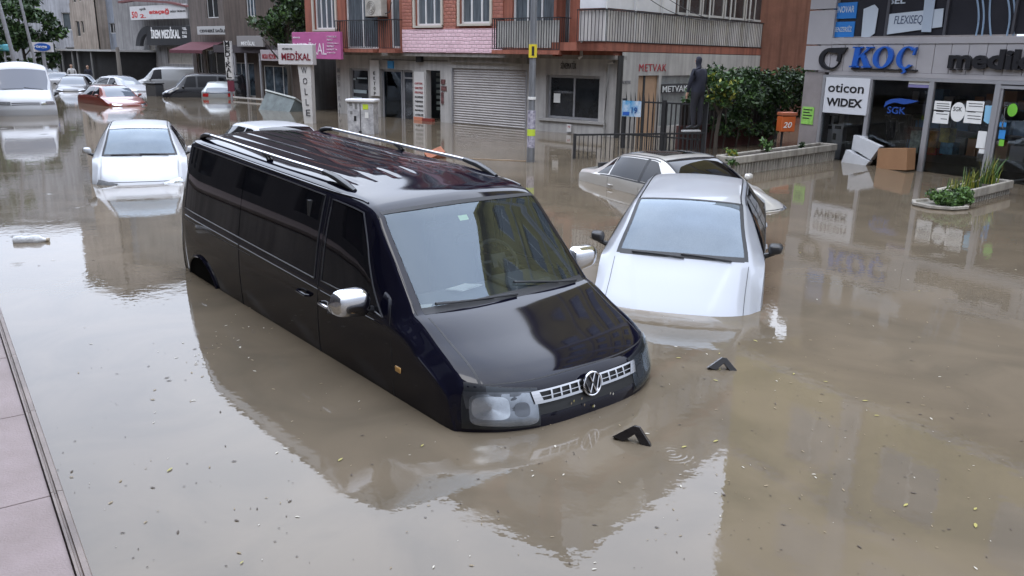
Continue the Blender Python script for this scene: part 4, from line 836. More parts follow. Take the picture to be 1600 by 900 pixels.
# swirl mark
m=MB(); c=(kx(1301,90),kz(1301,92)); rw=kx(1318,90)-kx(1301,90); rh=kz(1301,75)-kz(1301,92)
pts_o=[];pts_i=[]
for i in range(27):
    q=R_(75)+R_(265)*i/26; th=.34*math.sin(math.pi*min(1,(i+3)/26.))+.08
    pts_o.append((c[0]+rw*math.cos(q),c[1]+rh*math.sin(q))); pts_i.append((c[0]+rw*(1-th)*math.cos(q)+.0,c[1]+rh*(1-th)*math.sin(q)))
for i in range(26): m.prism([pts_o[i],pts_o[i+1],pts_i[i+1],pts_i[i]],lambda x,y:K.P(x,.06,y),lambda x,y:K.P(x,.12,y))
m.prism([(c[0]-rw*.15,c[1]+rh*1.0),(c[0]+rw*1.5,c[1]+rh*1.05),(c[0]+rw*1.15,c[1]+rh*.45),(c[0]-rw*.1,c[1]+rh*.6)],lambda x,y:K.P(x,.061,y),lambda x,y:K.P(x,.119,y))
m.prism([(c[0]+rw*.75,c[1]+rh*.5),(c[0]+rw*1.05,c[1]+rh*.5),(c[0]+rw*.98,c[1]-rh*.3),(c[0]+rw*.66,c[1]-rh*.2)],lambda x,y:K.P(x,.062,y),lambda x,y:K.P(x,.118,y))
m.build('sign_swirl',blk,koc)
ktext('medikal',1487,1650,77,109,.06,blk,bold=.035,ext=.07)
# slab serifs under the m e d i k stems
m=MB()
for p in (1489,1500,1512,1560,1577,1592): K.box(m,kx(p-2.5,108,.06),kx(p+5,108,.06),kz(p,109.5,.06),kz(p,107.6,.06),.061,.128)
m.build('sign_letter_serif',blk,koc)
# shop front glazing: mullions and panes
zS=zF0-.0; fr_px=[(1288,1292),(1360,1366),(1455,1463),(1559,1568)]
xs=[(kx(a,125),kx(b,125)) for a,b in fr_px]
m=MB()
boxes(K,'mullion',mull,koc,[(a0,a1,-.7,zS-.075,-.04,.05) for a0,a1 in xs]+[(kx(1567,125),kx(1572,125),-.7,kz(1570,134),-.03,.03)])
K.box(m,xs[0][0],END,zS-.074,zS-.002,-.04,.052); K.box(m,xs[3][1],END,kz(1575,134)-.06,kz(1575,134),-.03,.045); m.build('transom',mull,koc)
pg=glass('clear_shop_glass',(.93,.94,.95),1.45)
for i in range(4):
    a0=xs[i][1]; a1=xs[i+1][0] if i<3 else END
    m=MB(); K.box(m,a0+.005,a1-.005,-.69,zS-.08,-.012,-.004); m.build('shop_pane',pg,koc)
m=MB(); K.box(m,aE-.2,END,-.7,zS,-2.0,-1.9); K.box(m,aE-.3,aE-.2,-.7,zS,-1.9,-.05); K.box(m,aE-.2,END,zS+.01,zS+.06,-3.1,-.31); m.build('shop_interior_wall',mat('dim_interior',(.30,.28,.27),.8,var=.5,vs_=1.2),koc)
m=MB(); m.tube([K.P(kx(1573,190),.10,kz(1573,200)),K.P(kx(1573,190),.13,kz(1573,195)),K.P(kx(1573,190),.13,kz(1573,168)),K.P(kx(1573,190),.06,kz(1573,165))],.016,8); m.build('door_handle',chrome,koc,smooth=True)
m=MB(); K.box(m,kx(1291,150),kx(1360,150),kz(1325,178),kz(1325,121.5),.056,.075); m.build('brand_panel',mat('white_panel_film',(.62,.63,.66),.35,var=.05),koc)
ktext('oticon',1295,1351,131,145,.077,blk,bold=.012,ext=.006); ktext('WIDEX',1292,1348,154,167,.077,blk,bold=.03,ext=.006)
bluef=mat('blue_window_film',(.02,.07,.30),.4)
ktext('SGK',1387,1416,167,178,.0,bluef,bold=.01,ext=.004)
m=MB(); Q=[(1381,168),(1384,159),(1392,155),(1405,153.5),(1420,155),(1436,158),(1425,161),(1412,163),(1398,160),(1388,163)]
m.prism([K.at(px,py,.0) for px,py in Q],lambda x,y:K.P(x,.001,y),lambda x,y:K.P(x,.004,y)); m.build('window_emblem',bluef,koc)
m=MB(); K.box(m,kx(1420,130),kx(1457,130),kz(1438,132),kz(1438,123),.001,.004); m.build('window_notice',paper,koc)
m=MB(); K.box(m,kx(1420,130),kx(1457,130),kz(1438,137),kz(1438,132.3),.001,.004); m.build('window_notice_band',mat('violet_band',(.2,.18,.35),.5),koc)
boxes(K,'window_notice',paper,koc,[(kx(x0,y0),kx(x1,y0),kz((x0+x1)/2,y1),kz((x0+x1)/2,y0),.001,.004) for x0,x1,y0,y1 in ((1461,1487,158,172),(1459,1484,174,193),(1511,1539,158,174),(1508,1536,175,193),(1529,1543,205,232),(1530,1541,233,240))])
m=MB()
for x0,x1,y in ((1464,1484,161),(1464,1484,164.5),(1464,1484,168),(1463,1475,173.3),(1463,1481,177),(1470,1480,185),(1514,1536,161),(1514,1536,165),(1512,1525,174),(1512,1533,180),(1512,1533,184.5)): K.box(m,kx(x0,y),kx(x1,y),kz(x0,y+1.1),kz(x0,y),.0045,.006)
m.build('notice_print',inkb,koc)
m=MB(); c=K.at(1497,175); n=24; K_=.0
m.prism([(c[0]+.16*math.cos(q),c[1]+.205*math.sin(q)) for q in np.linspace(0,2*math.pi,25)[:-1]],lambda x,y:K.P(x,.0045,y),lambda x,y:K.P(x,.008,y)); m.build('round_sticker',paper,koc)
ktext('SGK',1490,1504,167,174,.009,inkb,bold=.01,ext=.002)
stk=mat('light_blue_sticker',(.25,.5,.7),.5)
m=MB(); m.prism([K.at(px,py) for px,py in((1540,165),(1550,165),(1548,188),(1544,194),(1537,189))],lambda x,y:K.P(x,.001,y),lambda x,y:K.P(x,.004,y)); m.build('window_sticker',stk,koc)
m=MB(); c=K.at(1582,172); m.prism([(c[0]+.10*math.cos(q),c[1]+.13*math.sin(q)) for q in np.linspace(0,2*math.pi,25)[:-1]],lambda x,y:K.P(x,.001,y),lambda x,y:K.P(x,.004,y)); m.build('green_round_sticker',mat('lime_sticker',(.18,.5,.05),.5),koc)
boxes(K,'door_sticker',mat('blue_sticker',(.04,.25,.6),.5),koc,[(kx(1564,195),kx(1575,195),kz(1569,198),kz(1569,191),.056,.06),(kx(1564,205),kx(1574,205),kz(1569,217),kz(1569,203),.056,.06)])
m=MB(); K.box(m,kx(1563,225),kx(1571,225),kz(1567,228),kz(1567,218),.056,.06); m.build('door_sticker',mat('lime_sticker'),koc)
m=MB(); K.box(m,kx(1254,175),kx(1272,175),kz(1262,194),kz(1262,167),.004,.02); m.build('column_poster',mat('lime_poster',(.30,.62,.12),.6,var=.3,vs_=12),koc)
m=MB(); 
for i in range(4): K.box(m,kx(1256,175),kx(1270-(i%2)*4,175),kz(1262,172+i*4.5),kz(1262,170.4+i*4.5),.021,.024)
m.build('poster_print',inkb,koc)
# big window banner above the fascia
zB0=kz(1310,57); band_d=-.02
m=MB(); K.box(m,aE-.05,END,zB0,zB0+2.3,-.2,band_d); m.build('banner_backing',mat('charcoal_banner',(.028,.028,.035),.25,var=.2,vs_=1),koc)
boxes(K,'banner_frame',mat('dark_frame',(.06,.06,.07),.4),koc,[(kx(p,30,.0),kx(p+4,30,0),zB0,zB0+2.3,band_d,.03) for p in (1385,1477,1584)])
sb=mat('banner_blue',(.02,.17,.50),.4); bw_=mat('banner_white',(.45,.50,.56),.5); 
for (x0,x1,y0,y1,t) in ((1303,1339,4,29,'INOVAR'),(1299,1335,34,58,'BENZERSİZ')):
    m=MB(); K.box(m,kx(x0,y0+8),kx(x1,y0+8),kz((x0+x1)/2,y1),kz((x0+x1)/2,y0),band_d,band_d+.02); m.build('banner_tile',sb,koc)
    m=MB(); a0=kx(x0+5,y0+12);K.text(m,t,a0,kz(x0,(y0+y1)/2+4),band_d+.022,width=kx(x1-4,y0+12)-a0,height=.15,ext=.004,bold=.01); m.build('banner_lettering',bw_,koc)
def quadp(pxs,mt,name,d=.0,ext=.012):
    m=MB(); m.prism([K.at(a,b,d) for a,b in pxs],lambda x,y:K.P(x,d,y),lambda x,y:K.P(x,d+ext,y)); return m.build(name,mt,koc)
quadp(((1350,14),(1367,7),(1373,14),(1367,52),(1359,58),(1346,58)),bw_,'banner_carton'); quadp(((1390,22),(1475,13),(1472,42),(1385,54)),bw_,'banner_carton')
quadp(((1446,-8),(1463,-10),(1455,50),(1440,50)),mat('banner_white2',(.36,.42,.50),.5),'banner_tube',.016)
navy=mat('banner_navy_print',(.05,.07,.13),.5)
m=MB(); K.text(m,'FLEXISEQ',kx(1397,35,.014),kz(1397,40,.014),.014,width=kx(1441,35,.014)-kx(1397,35,.014),height=.21,ext=.004,bold=.0,shear=.1); m.build('banner_lettering',navy,koc)
ktext('SEL',1391,1416,-5,6,band_d+.002,bw_,'banner_lettering',bold=.02,ext=.01)
m=MB()
for off,k_ in ((0,1),(9,.8),(24,-.4),(48,1.1),(58,.7)):
    m.tube([K.P(*(lambda q:(q[0],band_d+.01,q[1]))(K.at(1524+off+5*math.sin(t*3.1)*k_,-12+t*70))) for t in np.linspace(0,.97,12)],.02,5,flat=1)
m.build('banner_leg_outline',mat('banner_pale_blue',(.25,.35,.48),.5),koc)
# upper storeys: olive yellow render, projecting over the pavement
yel=wallmat('olive_yellow_render',(.52,.43,.12),.15,.85,.2)
yF=1.15; z0=zB0+2.32
hh=[]
for k in range(4):
    for a in np.arange(.6,12,2.7): hh.append((a-.3,a+1.2,z0+.9+k*3,z0+2.4+k*3))
K2L=aL-.35
m=MB(); K.wall(m,K2L,END,z0,z0+12.6,yF,hh,.15); K.box(m,K2L,END,z0-.12,z0-.001,-.3,yF); K.box(m,K2L,K2L+.1,z0,z0+12.6,-9,yF-.002); K.box(m,K2L,END,z0+12.6,z0+12.9,-9,yF+.3); m.build('upper_wall',yel,koc)
for h in hh: window(K,koc,*h,yF-.08,2)
m=MB()
for k in range(4): K.box(m,K2L,END,z0+k*3+.0,z0+k*3+.14,yF+.002,yF+.05)
for a in np.arange(2.2,12,5.4): K.box(m,a-.25,a+.25,z0+.141,z0+12.5,yF+.002,yF+.12)
m.build('pale_string_course',wallmat('pale_course',(.6,.58,.55)),koc)
m=MB(); K.box(m,aL,aL+.1,-.7,z0-.13,-9,-.36); m.build('side_wall',pan2,koc)
# ---------------------------------------------------------------- foliage
leafA=mat('leaf_green',(.04,.085,.022),.5,var=.5,vs_=1.2,col2=(.018,.04,.012)); leafB=mat('leaf_bright',(.075,.15,.03),.5); leafC=mat('leaf_dark',(.012,.028,.01),.55); barkm=mat('tree_bark',(.06,.05,.04),.9,bump=.5,bs=25)
def leaves(m,centers,n,size,rng,flat=0):
    """centers: (x,y,z,r) clumps; leaf quads spread through each clump"""
    tot=sum(c[3]**2 for c in centers)
    for c in centers:
        k=max(3,int(n*c[3]**2/tot))
        for _ in range(k):
            d=rng.normal(size=3); d/=np.linalg.norm(d); r=c[3]*rng.random()**.45; p=np.array(c[:3])+d*r*np.array([1,1,.8])
            a=rng.normal(size=3); a/=np.linalg.norm(a); b=np.cross(a,rng.normal(size=3)); b/=np.linalg.norm(b)+1e-9; s=size*(.6+.8*rng.random())
            m.cur=int(rng.choice(3,p=(.62,.14,.24))); m.add([p-a*s,p+b*s*.45+a*s*.1,p+a*s,p-b*s*.45+a*s*.1],[(0,1,2,3)])
def clumps(box,n,r,rng):
    x0,x1,y0,y1,z0,z1=box; cx,cy,cz=(x0+x1)/2,(y0+y1)/2,(z0+z1)/2; out=[]
    while len(out)<n:
        u=rng.uniform(-1,1,3)
        if u@u>1: continue
        out.append((cx+u[0]*(x1-x0)/2,cy+u[1]*(y1-y0)/2,cz+u[2]*(z1-z0)/2,r*rng.uniform(.6,1.25)))
    return out
def tree(label,x,y,h,zc0,rad,n=2500,size=.16,seed=1,group=None,ncl=26,trunk=.14,cr=None):
    rng=np.random.default_rng(seed); g=empty('tree',label,'tree',(x,y,-.7),group=group)
    m=MB(); m.tube([(0,0,0),(.05,.03,h*.3),(-.05,.05,h*.55),(.04,0,h*.85)],[trunk,trunk*.8,trunk*.55,trunk*.2],8)
    for k in range(6):
        q=k*1.05+seed; z=h*(.35+.07*k); m.tube([(0,0,z),(rad*.4*math.cos(q),rad*.4*math.sin(q),z+h*.1),(rad*.75*math.cos(q),rad*.75*math.sin(q),z+h*.2)],[trunk*.4,trunk*.25,trunk*.08],5)
    m.build('trunk',barkm,g,smooth=True)
    m=MB(); leaves(m,clumps((-rad,rad,-rad,rad,zc0,h),ncl,(cr or rad*.33),rng),n,size,rng); m.build('crown',[leafA,leafB,leafC],g); return g
# green tree in front of the dark shops
p=gr(432,168); tree('green leafy tree in front of the dark shops left of the pink building',p[0]+.3,p[1]+1.2,6.6,3.1,1.55,5200,.11,3,ncl=34,cr=.55)
tree('tall dark green tree at the far left end of the street',-42,66,12,2,4.2,5200,.26,5,ncl=30)
tree('rounded green tree beside the tall beige house at the street end',-34.5,60,7.0,1.2,2.2,4200,.2,6,ncl=28)
tree('dark green tree at the left edge behind the white minibus',-50,72,8,1.0,4.5,4200,.28,8,ncl=26)
# ---------------------------------------------------------------- left hand street buildings (same street line, further away)
def block(label,name,px0,px1,d,ztop,wmat,cat='building',depth=9,wins=None,nm=2,frame=whitef,pane=darkg,z0=-.7,roof=True):
    g=empty(name,label,cat); a0,a1=A.S(px0,d,120),A.S(px1,d,120); hs_=[]
    if wins:
        for (p0,p1,y0,y1) in wins: hs_.append((A.at(p0,(y0+y1)/2,d)[0],A.at(p1,(y0+y1)/2,d)[0],A.at((p0+p1)/2,y1,d)[1],A.at((p0+p1)/2,y0,d)[1]))
    m=MB(); A.wall(m,a0,a1,z0,ztop,d,hs_,.15); A.box(m,a0+.001,a0+.15,z0,ztop-.001,d-depth,d-.16); A.box(m,a1-.15,a1-.001,z0,ztop-.001,d-depth,d-.001-.16 if hs_ else d-.002); 
    m.build('wall',wmat,g)
    if roof: m=MB(); A.box(m,a0-.25,a1+.25,ztop+.002,ztop+.25,d-depth,d+.3); m.build('roof',wallmat('roof_edge',(.3,.27,.25)),g)
    for h in hs_: window(A,g,*h,d-.07,nm,frame=frame,pane=pane,fw=.05)
    return g,a0,a1
def fsign(fr,label,name,px0,px1,py0,py1,d,board,txts,cat='sign',parent=None,thick=.12,group=None):
    """flat sign box: txts=(text,px0,px1,py0,py1,mat,bold)"""
    a0,a1=fr.S(px0,d,(py0+py1)/2),fr.S(px1,d,(py0+py1)/2); zt=fr.at((px0+px1)/2,py0,d)[1]; zb_=fr.at((px0+px1)/2,py1,d)[1]
    g=empty(name,label,cat,group=group) if parent is None else bpy.data.objects.new(name,None)
    if parent is not None: COL.objects.link(g); g.parent=parent
    m=MB(); fr.box(m,a0,a1,zb_,zt,d-thick,d); m.build('sign_board',board,g,bevel=.01)
    for t,x0,x1,y0,y1,mt,bd in txts:
        m=MB(); b0,b1=fr.S(x0,d,(y0+y1)/2),fr.S(x1,d,(y0+y1)/2); z1_=fr.at((x0+x1)/2,y0,d)[1]; z0_=fr.at((x0+x1)/2,y1,d)[1]
        fr.text(m,t,b0,z0_,d+.004,width=b1-b0,height=z1_-z0_,ext=.012,bold=bd); m.build('lettering',mt,g)
    return g
wht=mat('white_lettering',(.75,.75,.75),.5); pinkb=mat('magenta_sign_board',(.50,.13,.32),.45,var=.15,vs_=2); redt=mat('red_lettering',(.5,.04,.04),.5); darkb=mat('dark_sign_board',(.028,.028,.032),.4)
# dark shop row right of the awning
sd_,a0,a1=block('dark brown shop building with metal signs behind the green tree','shop_building',357,476,-4.3,19,wallmat('dark_brown_facade',(0.119,0.091,0.077)),wins=[(384,399,-12,26),(412,456,103,150),(366,398,98,150)],nm=3,pane=mat('shop_window_goods',(.09,.12,.15),.15,var=.8,vs_=2.5,spec=.6))
m=MB(); A.box(m,A.S(357,-4.3),A.S(476,-4.3),2.3,2.7,-4.3,-3.6); m.build('canopy',mat('dark_canopy',(.05,.04,.045),.8),sd_)
fsign(A,None,'shop_sign',370,411,56,73,-3.4,mat('grey_sign_board',(.25,.24,.24),.5),[('MEDİKAL',377,399,63,71,wht,.01)],parent=sd_)
fsign(A,None,'shop_sign',407,434,78,95,-3.4,mat('lilac_sign_board',(.38,.34,.36),.5),[('MODA VİZYON',410,431,82,92,inkr,.01)],parent=sd_)
m=MB()
for p in (366,383,405): m=MB(); A.box(m,A.S(p,-3.5),A.S(p+2,-3.5),-.7,2.3,-3.7,-3.62); m.build('canopy_post',alu,sd_)
m=MB(); A.box(m,A.S(360,-2),A.S(416,-2),A.at(390,155,-2)[1],A.at(390,152.6,-2)[1],-2.06,-2.); m.build('guard_bar',mat('white_rail_paint',(.55,.53,.5),.5),sd_)
# building with maroon awning
aw,a0,a1=block('narrow dark brick building with maroon awning above the black people carrier','shop_building',304,357,-6.5,18,wallmat('taupe_facade',(0.168,0.140,0.126)),wins=[(322,340,-14,28),(308,318,78,118),(322,352,78,118)])
m=MB(); q0,q1=A.S(306,-6.5),A.S(357,-6.5); m.add([A.P(q0,-6.49,2.9),A.P(q1,-6.49,2.9),A.P(q1,-5,2.4),A.P(q0,-5,2.4),A.P(q0,-5,2.22),A.P(q1,-5,2.22)],[(0,1,2,3),(3,2,5,4)]); m.build('awning',mat('maroon_awning',(.09,.02,.03),.8),aw)
fsign(A,None,'shop_sign',308,359,41,54,-6.0,mat('pale_grey_board',(.42,.42,.42),.5),[('CEVHERİ SAĞLIK',312,356,44.5,50.5,inkb,.02)],parent=aw)
# grey building with big arched dark sign
ir,a0,a1=block('grey two storey building with a big dark arched medical sign','shop_building',188,303,-10,15,wallmat('mid_grey_facade',(0.238,0.231,0.231)),wins=[(234,243,66,98),(262,300,75,100),(205,222,80,98)],frame=mat('beige_shutter_frame',(.33,.30,.27),.6),pane=mat('beige_blind',(.28,.26,.23),.6,var=.2))
fsign(A,None,'arched_sign',229,299,41,71,-9.4,darkb,[('İREM MEDİKAL',236,281,42,60,wht,.03),('TEL',285,292,43,47,wht,.02),('0312',285,292,49,53,wht,.02),('2306',285,292,55,59,wht,.02)],parent=ir,thick=.3)
m=MB()
for i in range(10):
    q=[R_(90)+R_(90)*(i+k)/10 for k in(0,1)]; f=lambda r,t:A.at(229+17*r*math.cos(t),72-31*r*math.sin(t),-9.4)
    m.prism([f(1,q[0]),f(1,q[1]),f(.62,q[1]),f(.62,q[0])],lambda x,y:A.P(x,-9.7,y),lambda x,y:A.P(x,-9.4,y))
m.build('sign_arch',darkb,ir)
fsign(A,'white roof level banner with red lettering above the dark arched sign','shop_banner',203,291,8,30,-9.2,mat('white_banner',(.55,.54,.55),.5,var=.1),[('ataçağ',233,264,14,23,redt,.03),('SAĞLIK ÜRÜNLERİ',266,290,15,19,inkb,.01),('50',206,215,18,28,redt,.02),('optik',218,228,12,17,inkb,.0),('2.',219,228,22,28,redt,.02)])
m=MB(); m.prism([A.at(a,b,-9.2) for a,b in((186,5),(205,2),(262,5),(292,11),(291,8),(262,2),(205,-1),(186,2))],lambda x,y:A.P(x,-9.5,y),lambda x,y:A.P(x,-9.1,y)); m.build('balcony_edge',mat('maroon_edge',(.14,.05,.05),.7),ir)
# tall beige house, blue grey house, low dark kiosk
bl,a0,a1=block('blue grey apartment house behind the white roof banner','apartment_building',158,200,-13,17,wallmat('blue_grey_facade',(0.280,0.308,0.364)),wins=[(177,194,2,20),(171,181,36,52),(182,192,36,52)])
be,a0,a1=block('tall beige plastered apartment house with narrow windows at the street end','apartment_building',96,160,-12,20,wallmat('beige_plaster',(0.420,0.357,0.308)),wins=[(98,104,33,57),(119,125,33,57),(127,131,33,52),(103,108,-6,5),(113,118,-8,4),(121,126,-10,2)],nm=1,frame=mat('cream_sill'))
kk,a0,a1=block('low dark flat roofed pavilion with white roof edge at the street end','pavilion',95,184,-7,A.at(140,80,-7)[1],mat('pavilion_dark',(.018,.018,.02),.7,var=.4),depth=5,roof=False)
m=MB(); A.box(m,a0-.2,a1+.2,A.at(140,80,-7)[1]+.002,A.at(140,80,-7)[1]+.14,-12.5,-6.6); m.build('roof',mat('pale_roof_edge',(.42,.42,.42),.6),kk)
for p in (97,103,119,127,148): m=MB(); A.box(m,A.S(p,-6.7),A.S(p+1.3,-6.7),-.7,A.at(140,80,-7)[1],-6.8,-6.72); m.build('pavilion_post',mat('grey_post',(.22,.22,.22),.5),kk)
F2=Frame(-42,78,1,.12)
g=empty('apartment_building','pale white apartment house glimpsed through the trees at far left','building')
hs_=[(a,a+1.4,z,z+1.5) for a in (1,4,7,10,13) for z in (1,4,7,10)]; m=MB(); F2.wall(m,-16,20,-.7,14,0,hs_,.2); F2.box(m,-16,20,14.002,14.3,-8,.3); m.build('wall',wallmat('white_facade',(.45,.46,.50)),g)
for h in hs_: window(F2,g,*h,-.1,2)
# dark garden mass closing the street end
g=empty('apartment_building','grey brown house closing the end of the street behind the trees','building'); F3=Frame(-70,66,.8,.6)
hs_=[(a,a+1.4,z,z+1.5) for a in np.arange(2,26,4) for z in (1,4,7)]; m=MB(); F3.wall(m,-20,30,-.7,11,0,hs_,.2); m.build('wall',wallmat('grey_brown_facade',(.14,.13,.12)),g)
for h in hs_: window(F3,g,*h,-.1,2)
# ---------------------------------------------------------------- poles and freestanding signs
def pole(label,px,py,ptop,D=None,r=.05,cat='pole',name='street_pole',m_=None,lean=0,z1=6):
    g=gr(px,py) if D is None else D; o=MB(); o.tube([(g[0],g[1],-.7),(g[0]+lean*.5,g[1],z1*.5),(g[0]+lean,g[1],z1)],[r,r*.9,r*.75],10); q=o.build(name,m_ or alu,None,smooth=True); return tag(q,label,cat)
lp=empty('street_lamp','grey steel street lamp post with yellow stickers before the roller shutter','lamp post'); g=gr(829,253); lx,ly=g[0],g[1]
steel=mat('galvanised_steel',(.27,.28,.30),.45,metal=.5,var=.35,vs_=3,stretch=(1,1,.4))
m=MB(); m.tube([(lx,ly,-.7),(lx,ly,1.1),(lx,ly,1.12),(lx,ly,9)],[.095,.09,.075,.06],12); m.tube([(lx,ly,8.9),(lx+.2,ly-.3,9.3),(lx+.9,ly-1.3,9.45)],.04,8); m.build('post',steel,lp,smooth=True)
m=MB(); m.obox((lx+1.1,ly-1.6,9.45),(.14,-.2,0),(.1,.07,0),(0,0,.06)); m.build('lamp_head',alu,lp,bevel=.02)
zz=lambda py:CH-(py-87.)*19.4/1290
for (p0,p1,mt,lab) in ((89,70,mat('yellow_sticker',(.75,.60,.04),.5),'sticker'),(204,194,mat('lime_sticker2',(.55,.7,.06),.5),'sticker')):
    m=MB(); m.tube([(lx,ly,zz(p0)),(lx,ly,zz(p1))],[.094]*2,14); s_=m.build(lab,mt,lp,smooth=True)
m=MB(); m.tube([(lx,ly,zz(150)),(lx,ly,zz(146))],[.093]*2,14); m.build('tape_band',paper,lp,smooth=True)
m=MB(); m.tube([(lx,ly,zz(222)),(lx,ly,zz(166))],[.0935]*2,14); m.build('torn_poster',mat('torn_poster',(.50,.48,.55),.7,var=.6,vs_=14,col2=(.15,.14,.2)),lp,smooth=True)
lx2=lx-.0; m=MB(); m.obox((lx-.0,ly-.095,zz(79.5)),(.028,0,0),(0,.004,0),(0,0,.10)); m.build('sticker_print',inkb,lp)
# white pole sign with vertical letters and sign box on top
wf=gr(484,193); w0=Frame(wf[0],wf[1],.97,-.24)
ws_=empty('pole_sign','white pole sign box with dark red lettering over a tall vertical letter panel','sign')
zz2=lambda py:w0.at(475,py)[1]; sA=lambda px,py:w0.at(px,py)[0]
m=MB(); c_=sA(484,150)
m.add([w0.P(sA(465,101),0,zz2(101)),w0.P(sA(485,101),0,zz2(101)),w0.P(sA(489,196),0,-.1),w0.P(sA(476,196),0,-.1),w0.P(sA(465,101),-.25,zz2(101)),w0.P(sA(485,101),-.25,zz2(101)),w0.P(sA(489,196),-.25,-.1),w0.P(sA(476,196),-.25,-.1)],[(0,1,2,3),(4,5,6,7),(0,1,5,4),(1,2,6,5),(2,3,7,6),(3,0,4,7)]); m.build('vertical_panel',wboard,ws_)
m=MB()
for i,ch in enumerate('WOLLE'):
    py=105+i*16.5; xm=lerp(475,482.5,i/4.6); hh_=zz2(py)-zz2(py+10); ww=hh_*(.95 if ch=='W' else .75 if ch!='L' else .5)
    w0.text(m,ch,sA(xm,py)-ww/2,zz2(py+10),.006,width=ww,height=hh_,ext=.01,bold=.0)
m.build('lettering',mat('grey_black_lettering',(.06,.06,.07),.5),ws_)
m=MB(); w0.box(m,sA(436,85),sA(490,85),zz2(101.5),zz2(69),-.2,.08); m.build('sign_box',mat('white_sign_box',(.64,.62,.63),.45,var=.06),ws_,bevel=.02)
m=MB(); w0.text(m,'MEDİKAL',sA(442,90),zz2(94),.086,width=sA(487,90)-sA(442,90),height=zz2(80)-zz2(94),ext=.01,bold=.02); m.build('lettering',mat('deep_red_lettering',(.20,.015,.03),.5),ws_)
m=MB(); w0.text(m,'MÜNEVVER',sA(443,77),zz2(78),.086,width=sA(459,77)-sA(443,77),height=zz2(75)-zz2(78),ext=.006,bold=.02); m.build('lettering',inkb,ws_)
fsign(A,'magenta shop sign with white lettering under the barred window','shop_sign',457,532,50,92,.9,pinkb,[('MEDİKAL',459,510,61,85,mat('pale_pink_lettering',(.72,.62,.70),.5),.0),('MÜNEVVER',458,469,57,60,mat('pale_pink_lettering'),.01),('ORTEZ',511,526,56,58.5,mat('pale_pink_lettering'),.0),('PROTEZ',511,520,61,63.5,mat('pale_pink_lettering'),.0),('TEKERLEKLİ',511,529,66,68.5,mat('pale_pink_lettering'),.0),('SANDALYE',511,522,71,73.5,mat('pale_pink_lettering'),.0),('HASTA',511,527,76,78.5,mat('pale_pink_lettering'),.0),('YATAĞI',511,524,81,83.5,mat('pale_pink_lettering'),.0)])
# narrow vertical medical pole sign by the dark shops
pf=gr(360,158); w1=Frame(pf[0],pf[1],.97,-.24); s2=empty('pole_sign','narrow vertical sign with black letters on a white pole beside the silver hatchback','sign')
yy=lambda py:w1.at(357,py)[1]; xx_=lambda px,py:w1.at(px,py)[0]
m=MB(); w1.box(m,xx_(352,100),xx_(362,100),yy(124),yy(64),-.15,0); m.build('sign_panel',wboard,s2)
m=MB()
for i,ch in enumerate('MEDİKAL'): ww=.28*(.3 if ch=='İ' else 1); w1.text(m,ch,(xx_(352,100)+xx_(362,100))/2-ww/2,yy(72+i*8.3),.005,width=ww,height=.24,ext=.01,bold=.02)
m.build('lettering',inkb,s2); m=MB(); w1.box(m,xx_(356,100),xx_(358.5,100),-.7,yy(124),-.1,-.02); m.build('sign_pole',alu,s2)
m=MB(); w1.box(m,xx_(353,100),xx_(362,100),yy(143),yy(126),-.1,.0); m.build('lower_panel',mat('maroon_panel',(.15,.03,.05),.5),s2)
pole('tall leaning grey street pole before the far left trees','' or 40,128,0,D=np.array([-30.2,52.]),r=.13,z1=9,lean=-1.4)
pole('second thinner leaning street pole beside the taller one','' or 45,128,0,D=np.array([-29.6,53.]),r=.09,z1=9,lean=-1.1)
pole('short pole with branch stub in front of the dark pavilion',188,140,0,D=gr(190,138),r=.14,z1=2.5,m_=mat('weathered_pole',(.2,.18,.16),.8))
fs=gr(64,128); w3=Frame(-30.5,55,.98,-.2); s3=empty('pole_sign','small white sign box with blue oval lettering at the far street end','sign')
m=MB(); w3.box(m,w3.at(50,73)[0],w3.at(80,73)[0],w3.at(65,81)[1],w3.at(65,66)[1],-.2,0); m.build('sign_box',mat('white_sign_box'),s3)
m=MB(); c=w3.at(66,73.5); m.prism([(c[0]+.62*math.cos(q),c[1]+.24*math.sin(q)) for q in np.linspace(0,2*math.pi,21)[:-1]],lambda x,y:w3.P(x,.004,y),lambda x,y:w3.P(x,.03,y)); m.build('blue_oval',blue,s3)
m=MB(); w3.text(m,'rönge',w3.at(54,75)[0],w3.at(54,76)[1],.034,width=.95,height=.22,ext=.01,bold=.02); m.build('lettering',wht,s3)
m=MB(); w3.box(m,w3.at(64,85)[0],w3.at(68,85)[0],-.7,w3.at(65,81.2)[1],-.15,-.05); m.build('sign_pole',alu,s3)
w4=Frame(-36,58,.98,-.2); s4_=empty('hanging_sign','small teal sign at the far left edge of the street','sign'); m=MB(); w4.box(m,w4.at(-8,74)[0],w4.at(16,74)[0],w4.at(5,80)[1],w4.at(5,69)[1],-.3,0); m.build('sign_box',mat('teal_sign',(.10,.35,.42),.5),s4_,bevel=.1); m=MB(); w4.box(m,w4.at(3,80)[0],w4.at(5,80)[0],-.7,w4.at(5,80)[1],-.2,-.12); m.build('sign_pole',alu,s4_)
